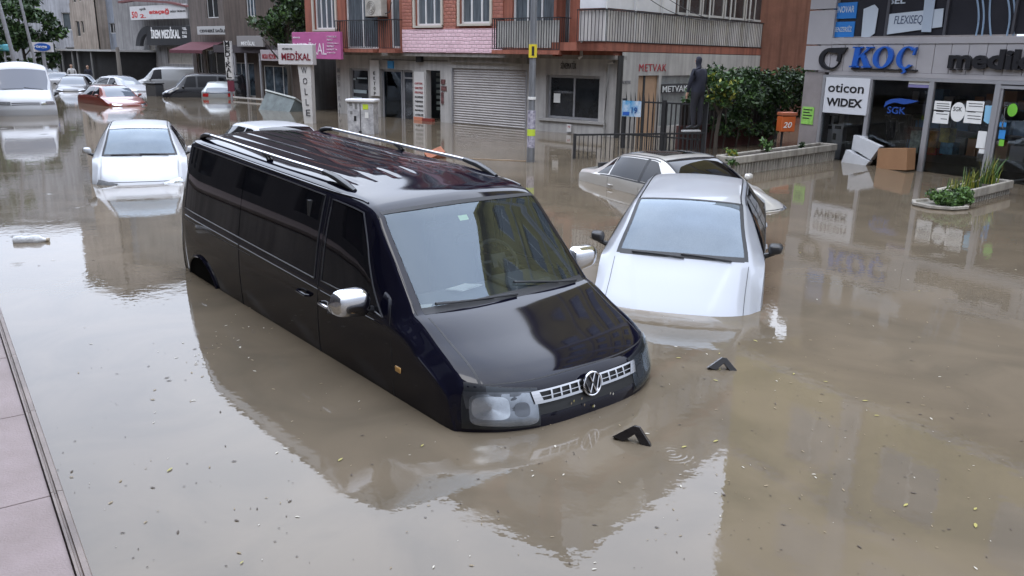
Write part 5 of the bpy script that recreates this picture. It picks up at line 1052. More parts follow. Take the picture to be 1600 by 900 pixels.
# power cabinet
cf=gr(566,209); cb=Frame(cf[0],cf[1],.985,-.17); cab=empty('power_cabinet','white street power cabinet covered in torn stickers before the shop window','cabinet')
cabm=mat('chipped_white_cabinet',(.55,.55,.56),.6,var=.55,vs_=6,col2=(.28,.28,.30))
zt=cb.at(565,155)[1]; a0,a1=cb.at(543,190)[0],cb.at(584,190)[0]
m=MB(); cb.box(m,a0,a1,-.7,zt-.1,-.45,0); m.build('cabinet_box',cabm,cab,bevel=.015)
m=MB(); cb.box(m,a0-.04,a1+.05,zt-.098,zt,-.5,.05); m.build('cabinet_cap',mat('white_cabinet_cap',(.66,.66,.68),.5),cab,bevel=.03,smooth=True)
m=MB(); cb.box(m,(a0+a1)/2-.01,(a0+a1)/2+.01,-.5,zt-.13,.001,.012); m.build('door_gap',blackrub,cab)
for i,(px,py,w_,h_,mt) in enumerate(((571,167,9,8,mat('lime_sticker2')),(548,162,5,7,mat('grey_decal',(.2,.2,.2),.6)),(556,166,4,9,mat('grey_decal')),(555,185,4,8,inkb),(563,206,5,3,inkb),(573,180,6,9,paper),(549,176,4,5,mat('grey_decal')))):
    m=MB(); q=cb.at(px,py); cb.box(m,q[0]-w_*.0095,q[0]+w_*.0095,q[1]-h_*.0095,q[1]+h_*.0095,.003,.006); m.build('sticker',mt,cab)
# tipped over waste container
df=gr(448,172); dm=empty('waste_container','tipped grey metal container with a rusty open top floating near the pole sign','container',(df[0],df[1],.0),(R_(-28),R_(8),R_(-35)))
m=MB()
def hollow(m,x,y,z0,z1,t):
    m.box(-x,x,-y,-y+t,z0,z1); m.box(-x,x,y-t,y,z0,z1); m.box(-x,-x+t,-y+t,y-t,z0,z1); m.box(x-t,x,-y+t,y-t,z0,z1); m.box(-x,x,-y,y,z0-t,z0-.001)
hollow(m,.9,.6,-.5,.42,.03); m.build('container_body',mat('dull_teal_steel',(.16,.19,.19),.6,var=.4),dm)
m=MB()
for q in ((-.95,.95,-.66,-.60),(-.95,.95,.60,.66),(-.95,-.90,-.60,.60),(.90,.95,-.60,.60)): m.box(*q,.40,.46)
m.build('container_rim',mat('pale_rim',(.42,.44,.42),.6),dm)
m=MB(); m.box(-.86,.86,-.56,.56,.2,.24); m.build('rusty_contents',mat('rusty_red_contents',(.14,.06,.05),.9,var=.8,vs_=4),dm)
# ---------------------------------------------------------------- low railing, gate, hedge
f0=gr(897,248)[:2]; f1=np.array([4.75,21.0]); LF=Frame(f0[0],f0[1],*(f1-f0)); LL=float(np.linalg.norm(f1-f0)); zr=LF.at(990,209,0)[1]
lf=empty('low_fence','low black iron railing of thin bars in front of the taller gate','fence')
m=MB(); LF.box(m,-.03,.03,-.7,zr+.02,-.03,.03); m.build('fence_post',railm,lf); m=MB(); LF.box(m,LL*.69,LL*.69+.05,-.7,zr,-.03,.03); m.build('fence_post',railm,lf); m=MB(); LF.box(m,LL-.03,LL+.03,-.7,zr,-.03,.03); m.build('fence_post',railm,lf)
m=MB(); LF.box(m,.031,LL-.031,zr-.03,zr+.012,-.02,.02); LF.box(m,.031,LL-.031,-.45,-.42,-.015,.015); 
for k in range(1,int(LL/.115)): LF.box(m,k*.115-.008,k*.115+.008,-.42,zr-.031,-.008,.008)
m.build('fence_bars',railm,lf)
G0=np.array([2.95,22.6]); G1=np.array([4.85,21.35]); GF=Frame(G0[0],G0[1],*(G1-G0)); GL=float(np.linalg.norm(G1-G0)); zg0=GF.at(967,156)[1]; zg1=GF.at(1079,162)[1]; zg=(zg0+zg1)/2
gt_=empty('iron_gate','tall black iron bar gate with spikes before the side shop','gate')
for a in (-.03,GL/2,GL): m=MB(); GF.box(m,a-.04,a+.04,-.7,zg+.05,-.04,.04); m.build('gate_post',railm,gt_)
for a0,a1 in ((.015,GL/2-.045),(GL/2+.045,GL-.045)):
    m=MB(); GF.box(m,a0,a1,zg-.04,zg,-.02,.02); GF.box(m,a0,a1,.35,.39,-.02,.02); n=int((a1-a0)/.13)
    for k in range(n+1):
        a=lerp(a0+.02,a1-.02,k/n); GF.box(m,a-.014,a+.014,-.7,zg-.041,-.014,.014)
        if a0<.1: m.add([GF.P(a-.014,-.01,zg),GF.P(a+.014,-.01,zg),GF.P(a+.014,.01,zg),GF.P(a-.014,.01,zg),GF.P(a-.02,0,zg+.26)],[(0,1,4),(1,2,4),(2,3,4),(3,0,4)])
    m.build('gate_leaf',railm,gt_)
q=GF.at(973,157,.05); q2=GF.at(1001,183,.05); bs=empty('gate_notice','white and blue printed notice hung on the tall iron gate','sign')
m=MB(); GF.box(m,q[0],q2[0],q2[1],q[1],.04,.06); m.build('notice_board',mat('blue_white_print',(.55,.60,.66),.5,var=.2,vs_=5,col2=(.03,.25,.50)),bs)
m=MB(); GF.text(m,'19',q[0]+.28,q2[1]+.08,.064,width=.17,height=.17,ext=.006,bold=.03); m.build('lettering',mat('navy_lettering',(.02,.08,.25),.5),bs); m=MB(); GF.box(m,q[0]+.03,q[0]+.22,q2[1]+.03,q2[1]+.12,.062,.068); m.build('notice_band',blue,bs)
# hedge of climbing leaves with a fence and wall behind
H0=np.array([4.95,21.9]); H1=np.array([7.95,24.0]); HF=Frame(H0[0],H0[1],*(H1-H0)); HL=float(np.linalg.norm(H1-H0)); rng=np.random.default_rng(11)
gw=empty('garden_wall','dark red low wall with slatted fence under the climbing hedge','wall'); m=MB(); HF.box(m,-.1,HL+.2,-.7,.62,-.9,-.75); m.build('wall_base',wallmat('dark_red_wall',(.10,.035,.03)),gw)
m=MB(); 
for k in range(int(HL/.14)): HF.box(m,k*.14,k*.14+.09,.621,1.25,-.86,-.82)
m.build('fence_slats',mat('dark_brown_slats',(.025,.018,.016),.8),gw)
bk=empty('screen_fence','dark screen panel fence behind the climbing hedge','fence'); m=MB(); HF.box(m,1.0,HL+1.3,-.7,1.9,-1.6,-1.5); m.build('screen_panel',mat('black_screen',(.012,.012,.012),.9),bk)
hg=empty('climbing_hedge','dense dark green climbing hedge hanging over the garden fence','hedge')
cl=[]
for k in range(100):
    t=rng.random(); zz_=rng.uniform(1.2,2.05); x_=HF.P(-.3+t*(HL+1.35),rng.uniform(-.55,.15),zz_); cl.append((*x_,rng.uniform(.16,.34)))
for k in range(60):
    t=.25+.95*rng.random(); x_=HF.P(t*HL,rng.uniform(-.7,-.2),rng.uniform(.3,1.3)); cl.append((*x_,rng.uniform(.10,.26)))
m=MB(); leaves(m,cl,12000,.06,rng); m.build('foliage',[leafA,leafB,leafC],hg)
m=MB(); 
for k in range(7):
    b0=HF.P(.1+k*HL/7,-.4,-.7); m.tube([b0,HF.P(.2+k*HL/7,-.35,.5),HF.P(.0+k*HL/7+.2*(k%2),-.3,1.6)],[.03,.025,.012],6)
m.build('stem',barkm,hg,smooth=True)
tr=empty('small_tree','small crooked tree with bright yellow green leaves beside the standing person','tree'); p=np.array([5.15,21.3])
m=MB(); m.tube([(p[0],p[1],-.7),(p[0]-.02,p[1],.5),(p[0]+.03,p[1],1.0),(p[0]-.25,p[1]-.05,1.45),(p[0]-.4,p[1]-.1,1.75)],[.06,.05,.045,.03,.015],8); m.tube([(p[0]+.03,p[1],1.0),(p[0]+.15,p[1],1.5),(p[0]+.1,p[1],1.9)],[.035,.03,.015],6); m.build('trunk',barkm,tr,smooth=True)
m=MB(); leaves(m,[(p[0]+rng.uniform(-.3,.35),p[1]+rng.uniform(-.25,.2),rng.uniform(1.25,2.05),rng.uniform(.12,.22)) for _ in range(20)],1100,.07,rng); m.build('crown',[leafA,mat('leaf_yellow',(.30,.30,.05),.5),leafB],tr)
# orange delivery style box on the shop column
ob=empty('orange_box','orange box with white number mounted beside the medical shop column','box'); OB=Frame(*K.P(kx(1236,190),.35,0)[:2],.97,.24)
q=OB.at(1220,206); q2=OB.at(1244,182); m=MB(); OB.box(m,q[0],q2[0],q[1],q2[1],-.25,0); m.build('box_body',mat('orange_plastic',(.55,.12,.03),.45,var=.1),ob,bevel=.015); m=MB(); OB.box(m,q[0]-.01,q2[0]+.03,q2[1]+.02,q2[1]+.1,-.26,.02); m.build('box_lid',mat('orange_brown_lid',(.40,.12,.06),.5),ob,bevel=.01)
m=MB(); OB.text(m,'20',q[0]+.05,q[1]+.10,.004,width=(q2[0]-q[0])*.62,height=.15,ext=.006,bold=.01,shear=.2); m.build('lettering',wht,ob); m=MB(); OB.box(m,q[0]+.1,q[0]+.14,-.7,q[1],-.15,-.11); m.build('box_post',railm,ob)
# ---------------------------------------------------------------- people
def person(label,loc,yaw,top,legs,skin=(.45,.28,.2),hood=True,pose='stand',group=None,s=1.,bulk=1.):
    g=empty('person',label,'person',loc,(0,0,yaw),group)
    V=[];E=[];Rd=[]
    def v(p,r,par=None):
        if p[2]<1.46 and p[2]>.08: r=tuple(q*bulk for q in r) if isinstance(r,tuple) else (r*bulk if r>.02 else r)
        V.append([c*s for c in p]); Rd.append((r[0]*s,r[1]*s) if isinstance(r,tuple) else (r*s,r*s))
        if par is not None: E.append((par,len(V)-1))
        return len(V)-1
    pel=v((0,0,.95),(.155,.12)); wa=v((0.0,0,1.10),(.135,.10),pel); ch=v((.0,0,1.30),(.17,.12),wa); nk=v((.01,0,1.45),(.075,.075),ch); n2=v((.03,0,1.52),.052,nk); hd=v((.05,0,1.60),(.082,.085),n2); h2=v((.045,0,1.68),(.085,.09),hd); v((.03,0,1.75),(.05,.055),h2)
    for sd in(-1,1):
        sh=v((0,sd*.19,1.40),.062,ch); el_=v((.03+.02*sd,sd*.25,1.13),.045,sh); wr=v((.12,sd*.23,.90),.03,el_); ha=v((.15,sd*.225,.83),(.036,.02),wr)
        for k in range(4): f1=v((.155+.012*(k-1.5),sd*.225,.775),.0095,ha); v((.16+.012*(k-1.5),sd*.22,.735+.006*abs(k-1.5)),.008,f1)
        th=v((.185,sd*.21,.81),.010,ha); v((.195,sd*.205,.775),.008,th)
        hp=v((0,sd*.095,.88),.095,pel); kn=v((.03*sd,sd*.10,.50),.062,hp); an=v((.02*sd-.02,sd*.10,.10),.042,kn); ft=v((.10+.02*sd,sd*.11,.045),(.045,.035),an); v((.19+.02*sd,sd*.115,.03),(.038,.022),ft)
    me=bpy.data.meshes.new('body'); me.from_pydata(V,E,[]); o=bpy.data.objects.new('body_source',me); COL.objects.link(o)
    md=o.modifiers.new('skin','SKIN'); md.use_smooth_shade=True
    for i,r in enumerate(Rd): me.skin_vertices[0].data[i].radius=r
    me.skin_vertices[0].data[0].use_root=True
    sb_=o.modifiers.new('sub','SUBSURF'); sb_.levels=2; sb_.render_levels=2
    dg=bpy.context.evaluated_depsgraph_get(); m2=bpy.data.meshes.new_from_object(o.evaluated_get(dg)); bpy.data.objects.remove(o)
    b=bpy.data.objects.new('body',m2); COL.objects.link(b); b.parent=g
    m2.materials.clear()
    for mm_ in (mat('skin_'+str(skin[0]),skin,.6),top,legs,mat('dark_hair',(.015,.012,.01),.7),blackrub): m2.materials.append(mm_)
    for p in m2.polygons:
        c=p.center/s; z=c.z; a=abs(c.y)
        if z>1.47: i=0 if (c.x>.02 and z<1.70) else 3
        elif z<.12: i=4
        elif z<.90 and a<.19: i=2
        elif a>.19 and z<.90: i=0
        else: i=1
        if hood and z>1.46 and (c.x<.085 or z>1.70): i=1
        p.material_index=i; p.use_smooth=True
    # face: nose, eyes
    m=MB(); m.tube([(.125*s,0,1.66*s),(.155*s,0,1.615*s),(.13*s,0,1.605*s)],[.008*s,.014*s,.008*s],6); m.build('nose',mat('skin_'+str(skin[0]),skin,.6),g,smooth=True)
    m=MB(); 
    for sd in(-1,1): m.lathe([(.001,-.008*s),(.01*s,0),(.001,.008*s)],c=(.128*s,sd*.03*s,1.65*s),n=8)
    m.build('eyes',inkb,g)
    return g
navyc=mat('dark_navy_cloth',(.022,.024,.040),.9,var=.3,vs_=6); 
person('person in dark hooded jacket and trousers standing on the low railing by the tree',(4.55,21.12,zr+.065),R_(128),navyc,mat('dark_trousers',(.02,.02,.027),.9),s=1.02,bulk=1.22)
m=MB(); m.box(-.24,.24,-.07,.07,-.018,.018); o=m.build('plank',mat('pale_board',(.45,.45,.45),.6)); o.location=(4.42,21.0,zr+.045); o.rotation_euler=(0,0,.3); tag(o,'short pale board lying on the low railing under the standing person','board')
person('distant person in a white shirt at the far left street end',(-29.7,57,-.35),R_(-60),mat('white_shirt',(.5,.5,.5),.8),navyc,hood=False)
person('distant person in dark clothes walking at the far left street end',(-28.6,57,-.35),R_(-80),navyc,navyc,hood=False,s=.97)
# ---------------------------------------------------------------- far vehicles
def far(label,cat,px,py,yaw,paint,K,back=False,wl=.6,L=4.3,**k):
    g=gr(px,py); yw=R_(yaw); x,y=g[0],g[1]
    if back: x+=math.cos(yw)*L; y+=math.sin(yw)*L
    return car('parked_van' if cat=='van' else 'parked_car',label,cat,(x,y,yw,wl,0,0),paint,K,detail=1,**k)
redp=mat('orange_red_paint',(.18,.03,.018),.3,coat=1,var=.1); greyp=mat('silver_grey_paint',(.33,.34,.35),.35,metal=.3,coat=.6); blkp=mat('far_black_paint',(.012,.012,.015),.1,coat=.5); slv=mat('silver_paint',(.36,.38,.38),.35,metal=.3,coat=.6)
lightgl=mat('sky_lit_glass',(.10,.12,.15),.06,spec=.8)
far('orange red saloon car at the far left, half submerged facing the viewer','car',207,166,-44,redp,sedan_keys(),glassm=lightgl)
minik=[list(r) for r in VK]
for r in minik:
    r[1]*=.9; r[0]*=.9
    for j in (4,6,8,10): pass
far('silver grey delivery van seen from its side behind the black people carrier','van',206,137,200,greyp,minik,ws=(.80,1.36),rear=(4.75,5.0),doors=((1.2,1.9),),quarter=None,belt=1.13,glassm=lightgl,wl=.62)
pc=[[r[0]*.82,r[1]*.82,r[2],r[3],r[4],r[5]*.93,r[6]*.93,r[7]*.93,r[8]*.93,r[9]*.93,r[10]*.93] for r in VK]
far('black people carrier with roof bars parked left of the maroon awning','car',252,151,202,blkp,pc,ws=(.72,1.24),rear=(4.35,4.6),doors=((1.05,1.75),(1.85,2.8)),quarter=(2.9,3.6),belt=1.05,glassm=lightgl)
far('silver hatchback seen from behind beside the narrow vertical sign','car',341,154,104,slv,sedan_keys(L=3.7,rear=(3.1,3.55),tail=.98),back=True,L=3.75,quarter=None,wdw=lightgl,headlamp=False)
far('white hatchback at the far street end beyond the orange red car','car',140,139,-50,white,sedan_keys(L=3.8),glassm=lightgl)
far('dark grey hatchback behind the orange red car','car',110,143,-70,mat('dark_grey_paint',(.05,.05,.055),.3,coat=.6),sedan_keys(L=3.8),glassm=lightgl)
far('white car with large pale windscreen right behind the orange red car','car',228,143,-28,white,sedan_keys(L=4.1),glassm=mat('pale_glass',(.30,.33,.37),.12,coat=.5))
far('dark small car between the two white cars at the street end','car',176,140,-75,blkp,sedan_keys(L=3.7),glassm=lightgl)
far('white pickup with red rear lamps at the far left street end','car',92,133,120,white,sedan_keys(L=4.3),back=True,L=4.3,wdw=lightgl)
far('red lamped silver car seen behind the white minibus','car',80,124,115,slv,sedan_keys(L=4.3),back=True,L=4.3,wdw=lightgl)
dk=[[r[0]*1.0,r[1],r[2]*.8,r[3],r[4]*1.1,r[5]*1.06,r[6]*1.12,r[7]*1.06,r[8]*1.22,r[9]*(1.08 if r[0]<1 else 1.17),r[10]*1.25] for r in VK]
dp_=gr(43,181); du,dbd=car('parked_van','white high roof minibus facing the viewer at the left edge of the street','van',(dp_[0],dp_[1],R_(-58),.62,0,0),white,dk,detail=1,ws=(.80,1.50),rear=(5.3,5.6),doors=((1.25,2.1),),quarter=(2.3,3.6),belt=1.27,glassm=mat('pale_blue_grey_glass',(.12,.13,.16),.06,spec=.5),headlamp=False,mirm=blackpl)
for sd in(-1,1):
    m=MB(); dbd.top([(-.22,sd*.50),(-.02,sd*.50),(.04,sd*.97),(-.16,sd*.98)],.01,4,6,m); m.build('headlight',lampglass,du,smooth=True)
    m=MB(); dbd.top([(-.24,sd*.49),(-.225,sd*.49),(-.165,sd*.98),(-.18,sd*.98)],.014,2,6,m); m.build('headlight_trim',blackrub,du)
m=MB(); dbd.top([(-.14,-.46),(-.09,-.46),(-.09,.46),(-.14,.46)],.006,1,8,m); m.build('grille_slot',blackrub,du); m=MB(); dbd.top([(-.24,-.46),(-.20,-.46),(-.20,.46),(-.24,.46)],.006,1,8,m); m.build('grille_slot',blackrub,du)
wiper(du,dbd,.84,.75,.90,.05,.02); wiper(du,dbd,.84,.0,.88,-.75,.02)
ek=empty('wheeled_bin','dark grey waste bin standing between the grey van and black people carrier','bin'); g=gr(243,150); m=MB(); m.box(-.36,.36,-.3,.3,-.7,.62); m.build('bin_body',mat('bin_grey',(.06,.06,.062),.6),ek,bevel=.05); m=MB(); m.box(-.40,.40,-.34,.34,.622,.70); m.build('bin_lid',mat('bin_lid',(.04,.04,.042),.5),ek,bevel=.04); ek.location=(g[0],g[1],0); ek.rotation_euler=(0,0,R_(-25))
# ---------------------------------------------------------------- planters
conc=wallmat('cream_concrete',(.42,.39,.34),.3,.8,.35,.5)
def planter(label,p0,p1,top0,w,plants,seed):
    a=gr(*p0)[:2]; b=gr(*p1)[:2]; fr=Frame(a[0],a[1],*(b-a)); Ln=float(np.linalg.norm(b-a)); z1=fr.at(*top0)[1]; g=empty('concrete_planter',label,'planter')
    if fr.n@np.array([0,-1.])<0: fr.n=-fr.n
    m=MB(); fr.box(m,0,Ln,z1-.16,z1,0,.07); fr.box(m,0,Ln,z1-.16,z1,-w,-w+.07); fr.box(m,-.0,.07,z1-.161,z1-.001,-w+.071,-.001); fr.box(m,Ln-.07,Ln,z1-.161,z1-.001,-w+.071,-.001); m.build('planter_rim',conc,g,bevel=.02)
    m=MB(); n=max(3,int(Ln/.115))
    for k in range(n): s=(k+.5)*Ln/n; m.prism([(s-.035,-.02),(s+.035,-.02),(s+.025,.035),(s-.025,.035)],lambda x,y:fr.P(x,y,-.7),lambda x,y:fr.P(x,y,z1-.165))
    for k in range(4): s=-w+(k+.5)*w/4; m.prism([(-.02,s-.03),(.035,s-.025),(.035,s+.025),(-.02,s+.03)],lambda x,y:fr.P(x-.02,y,-.7),lambda x,y:fr.P(x-.02,y,z1-.165))
    m.build('planter_ribs',conc,g)
    m=MB(); fr.box(m,.02,Ln-.02,-.7,z1-.17,-w+.02,-.025); m.build('planter_core',wallmat('planter_dark_core',(.20,.175,.15),.3),g)  # core behind the ribs has a darker tone than the ribs
    m=MB(); fr.box(m,.05,Ln-.05,z1-.10,z1-.05,-w+.05,-.01); m.build('soil',mat('wet_soil',(.045,.033,.025),.9,var=.5,vs_=12,bump=.6,bs=30),g)
    return g,fr,Ln,z1
pl,fr,Ln,z1=planter('long cream ribbed concrete planter with a few sprouts beside the silver car',(1143,275),(1302,250),(1215,236),.42,0,1)
rng=np.random.default_rng(4)
def sprout(label,fr,s,d,z1,n,h,size,mats,spread=.1,group=None):
    g=empty('plant',label,'plant',fr.P(s,d,z1-.06),group=group); m=MB(); st_=MB()
    for k in range(n):
        q=rng.uniform(0,6.28); r=rng.uniform(0,spread); hh=h*rng.uniform(.5,1); st_.tube([(0,0,0),(r*.5*math.cos(q),r*.5*math.sin(q),hh*.6),(r*math.cos(q),r*math.sin(q),hh)],.004,4)
        for _ in range(5):
            m.cur=int(rng.integers(len(mats))); t=rng.uniform(.4,1); p=np.array([r*t*math.cos(q),r*t*math.sin(q),hh*t]); a=rng.normal(size=3); a/=np.linalg.norm(a); b=np.cross(a,rng.normal(size=3)); b/=np.linalg.norm(b); m.add([p,p+a*size*.5+b*size*.3,p+a*size,p+a*size*.5-b*size*.3],[(0,1,2,3)])
    m.build('leaves',mats,g); st_.build('stem',leafA,g); return g
yl=mat('leaf_yellow',(.30,.30,.05),.5)
sprout('small yellow green sprout at the near end of the long planter',fr,.25,-.2,z1,16,.20,.09,[yl,leafB],.18)
sprout('green sprout in the middle of the long planter',fr,1.75,-.2,z1,14,.32,.10,[leafB,leafA],.16)
sprout('small green tuft hanging over the near corner of the long planter',fr,-.03,-.0,z1-.1,12,.10,.08,[leafB,leafA],.14)
sprout('tiny dark sprig near the far end of the long planter',fr,3.3,-.2,z1,8,.15,.07,[leafA,leafC],.1)
pl2,fr2,L2,z2=planter('short cream ribbed concrete planter full of long grassy plants by the shop door',(1497,322),(1575,302),(1530,292),.40,0,2)
def blades(label,fr,s,d,z,n,h,sp):
    g=empty('grassy_plant',label,'plant',fr.P(s,d,z-.06),group=None); m=MB()
    for k in range(n):
        q=rng.uniform(0,6.28); b0=np.array([rng.uniform(-sp,sp),rng.uniform(-.08,.08),0]); hh=h*rng.uniform(.55,1.1); out=rng.uniform(.08,.35)*hh; w_=.011; side=np.array([-math.sin(q),math.cos(q),0])*w_; o_=np.array([math.cos(q),math.sin(q),0]); m.cur=int(rng.integers(3)); P_=[]
        for t in (0,.35,.7,1): c=b0+o_*out*t*t*1.4+np.array([0,0,hh*(t-.35*t*t*out/hh*2)]); P_+=[c-side*(1-t*.95),c+side*(1-t*.95)]
        m.add(P_,[(0,1,3,2),(2,3,5,4),(4,5,7,6)])
    m.build('blades',[leafB,leafA,yl],g); return g
for i,(s,h,n,l) in enumerate(((.12,.30,60,'low grassy plant at the left end of the door planter'),(.45,.42,80,'medium grassy plant in the middle of the door planter'),(.85,.62,90,'tallest grassy plant at the right of the door planter'))): blades(l,fr2,s*L2/1.1,-.18,z2,n,h,.14)
bp_=gr(1462,324); bsh=empty('bush_planter','round bushy green plant spilling over a flat planter rim just above the water','plant',(bp_[0]+.12,bp_[1]+.12,0))
m=MB(); m.lathe([(.36,-.6),(.42,.0),(.46,.02),(.46,.06),(.40,.06),(.38,.02),(.001,.01)],n=8); m.build('planter_pot',conc,bsh)
m=MB(); leaves(m,[(rng.uniform(-.08,.42),rng.uniform(-.18,.2),rng.uniform(.08,.24),rng.uniform(.08,.15)) for _ in range(24)],2600,.032,rng); m.build('foliage',[leafB,leafA,leafA],bsh)
# ---------------------------------------------------------------- goods in and before the medical shop
cardb=mat('brown_cardboard',(.30,.16,.08),.8,var=.12); wtile=mat('white_display_panel',(.55,.56,.58),.45,var=.1)
def kslab(label,pxs,d,t,mt,name,cat,extra=None):
    g=MB(); g.prism([K.at(a,b,d) for a,b in pxs],lambda x,y:K.P(x,d-t,y),lambda x,y:K.P(x,d,y)); return tag(g.build(name,mt,bevel=0),label,cat)
kslab('plain brown cardboard box standing in the water before the shop window',((1372,232),(1418,232),(1416,266),(1369,264)),.45,.30,cardb,'cardboard_box','box')
kslab('tilted white carton leaning left of the cardboard box',((1338,212),(1375,229),(1360,250),(1332,232)),.28,.15,wtile,'white_carton','box')
kslab('white carton lying on its side nearest the white display stand',((1322,234),(1358,252),(1350,262),(1314,254)),.32,.14,wtile,'white_carton','box')
kslab('white carton standing upright behind the two tilted cartons',((1334,211),(1352,214),(1352,238),(1330,236)),.12,.1,wtile,'white_carton','box')
ds=empty('display_stand','tall white printed display stand inside the leftmost shop window','display stand')
m=MB(); q0,q1=K.at(1289,200,-.3),K.at(1318,200,-.3); K.box(m,q0[0],q1[0],-.6,K.at(1300,178,-.3)[1],-.45,-.3); m.build('stand_panel',wtile,ds)
for i,(x0,x1,y0,y1) in enumerate(((1292,1300,180,194),(1304,1312,180,194),(1292,1300,196,201),(1305,1315,196,201),(1302,1307,208,218),(1291,1294,205,208))):
    m=MB(); K.box(m,K.at(x0,y0,-.3)[0],K.at(x1,y0,-.3)[0],K.at(x0,y1,-.3)[1],K.at(x0,y0,-.3)[1],-.298,-.29); m.build('stand_print',inkb if i!=4 else blk,ds)
for i,(x0,x1,y0,y1,c,l) in enumerate(((1424,1440,204,238,(0.52,0.63,0.54),'pale green package stack in the third shop window'),(1446,1466,204,238,(0.63,0.30,0.08),'orange and yellow package stack in the third shop window'),(1447,1464,230,241,(0.60,0.06,0.04),'red package under the orange stack in the shop window'),(1470,1485,200,222,(0.68,0.60,0.09),'yellow package in the third shop window'),(1470,1490,222,240,(0.15,0.38,0.57),'blue package under the yellow one in the shop window'),(1528,1540,236,252,(0.52,0.52,0.54),'small grey carton low inside the door side window'))):
    m=MB(); d=-.45; K.box(m,K.at(x0,y0,d)[0],K.at(x1,y0,d)[0],K.at(x0,y1,d)[1],K.at(x0,y0,d)[1],d-.25,d); g=m.build('package',mat('package_%d'%i,c,.5,var=.6,vs_=9)); tag(g,l,'package','goods in the shop window')
cr_=mat('dull_crutch_metal',(.22,.20,.19),.4,metal=.5)
for i in range(5):
    px=1385+i*11; d=-.5; a=K.at(px,200,d)[0]; zt=K.at(px,180+(i%3)*6,d)[1]; m=MB(); m.tube([K.P(a,d,-.6),K.P(a+.02,d,zt-.4),K.P(a-.06,d,zt)],.014,6); m.tube([K.P(a,d,-.2),K.P(a+.1,d,zt-.3),K.P(a+.06,d,zt)],.014,6); m.tube([K.P(a-.08,d,zt),K.P(a+.08,d,zt)],.022,6); m.tube([K.P(a-.01,d,zt-.45),K.P(a+.07,d,zt-.45)],.016,6)
    o=m.build('crutch',cr_,smooth=True); tag(o,'grey metal crutch standing in the second shop window','crutch','crutches in the shop window')
sh=empty('shelf','dim shelf with dark goods behind the shop windows','shelf')
for k,z in enumerate((.25,.8,1.35)): 
    m=MB(); K.box(m,.6,11,z,z+.04,-1.85,-1.5); m.build('shelf_board',mat('shelf_grey',(.25,.24,.23),.6),sh)
m=MB(); rr=random.Random(3); a=.7
while a<10.8:
    w_=rr.uniform(.12,.4); 
    for z in (.29,.84,1.39):
        m.cur=rr.randrange(4); K.box(m,a,a+w_*.85,z,z+rr.uniform(.12,.4),-1.8,-1.55)
    a+=w_
o=m.build('shelf_goods',[mat('goods_a',(.55,.55,.58),.6),mat('goods_b',(.15,.3,.5),.6),mat('goods_c',(.5,.25,.12),.6),mat('goods_d',(.12,.12,.11),.6)],sh); o['kind']='stuff'
m=MB(); m.tube([(0,0,0),(.35,.1,.03)],.02,6); o=m.build('stick',paper); q=gr(1578,284); o.location=(q[0],q[1],.01); tag(o,'short white stick floating at the right end of the door planter','stick')
# ---------------------------------------------------------------- things floating on the water
def floatv(label,px,py,yaw,s=1.):
    g=gr(px,py); o=MB()
    o.prism([(-.22,-.02),(-.10,-.04),(.0,.065),(.13,-.06),(.20,-.05),(.19,.0),(.03,.15),(-.03,.15)],lambda x,y:(x,-.055,y),lambda x,y:(x,.055,y))
    q=o.build('angle_bracket',mat('wet_black_plastic',(.012,.010,.010),.25,coat=.4),bevel=.006); q.location=(g[0],g[1],0.01); q.rotation_euler=(R_(-18),R_(6),yaw); q.scale=(s,s*.75,s); return tag(q,label,'debris')
floatv('black angled plastic piece poking out of the water nearer the van grille',990,690,R_(-22),.62); floatv('black angled plastic piece in the open water below the silver white car',1129,577,R_(-2),.56)
b_=gr(47,378); bt=empty('plastic_bottle','crumpled clear white plastic bottle floating near the left terrace','bottle',(b_[0],b_[1],.02),(0,R_(90),R_(12)))
m=MB(); m.lathe([(.001,-.13),(.04,-.125),(.045,-.06),(.036,-.03),(.045,.03),(.042,.08),(.018,.115),(.016,.135)],n=12); m.build('bottle_body',mat('cloudy_plastic',(.72,.72,.72),.35,var=.3,vs_=30,bump=.5,bs=40),bt,smooth=True); bt.scale=(1.4,1.4,1.45); m=MB(); m.lathe([(.001,.134),(.02,.134),(.02,.155),(.001,.155)],n=12); m.build('bottle_cap',mat('beige_cap',(.45,.38,.28),.5),bt)
b_=gr(680,247); br=empty('hollow_brick','broken red hollow brick floating between the van and the shops','brick',(b_[0],b_[1],.06),(R_(30),R_(-20),R_(25)))
m=MB(); m.box(-.22,.22,-.12,-.1,-.1,.1); m.box(-.22,.22,.10,.12,-.1,.1); m.box(-.22,.22,-.1,.1,-.1,-.08); m.box(-.22,.22,-.1,.1,.08,.1); m.box(-.22,.22,-.1,.1,-.01,.01); m.box(-.22,.22,-.01,.01,-.08,-.012); m.box(-.22,.22,-.01,.01,.012,.08); m.build('brick_shell',mat('terracotta',(.36,.13,.07),.8,var=.3,vs_=8),br)
m=MB(); m.obox((0,0,0),(.95,0,0),(0,.03,0),(0,0,.012)); o=m.build('plank',mat('wet_wood',(.30,.22,.15),.5,var=.4,stretch=(1,8,8))); q=gr(740,249); o.location=(q[0]+.3,q[1],.004); o.rotation_euler=(0,0,R_(-12)); tag(o,'thin wet wooden lath floating beside the broken red brick','plank')
for i,(px,py,l) in enumerate(((20,370,'dark leaf scrap left of the floating bottle'),)):
    g=gr(px,py); m=MB(); m.add([(-.05,0,0),(0,.02,.006),(.05,0,0),(0,-.02,.002)],[(0,1,2,3)]); o=m.build('leaf',mat('dark_leaf',(.03,.025,.02),.7)); o.location=(g[0],g[1],.006); tag(o,l,'leaf')
yel_=mat('yellow_leaf',(.32,.28,.08),.6); rng=np.random.default_rng(21)
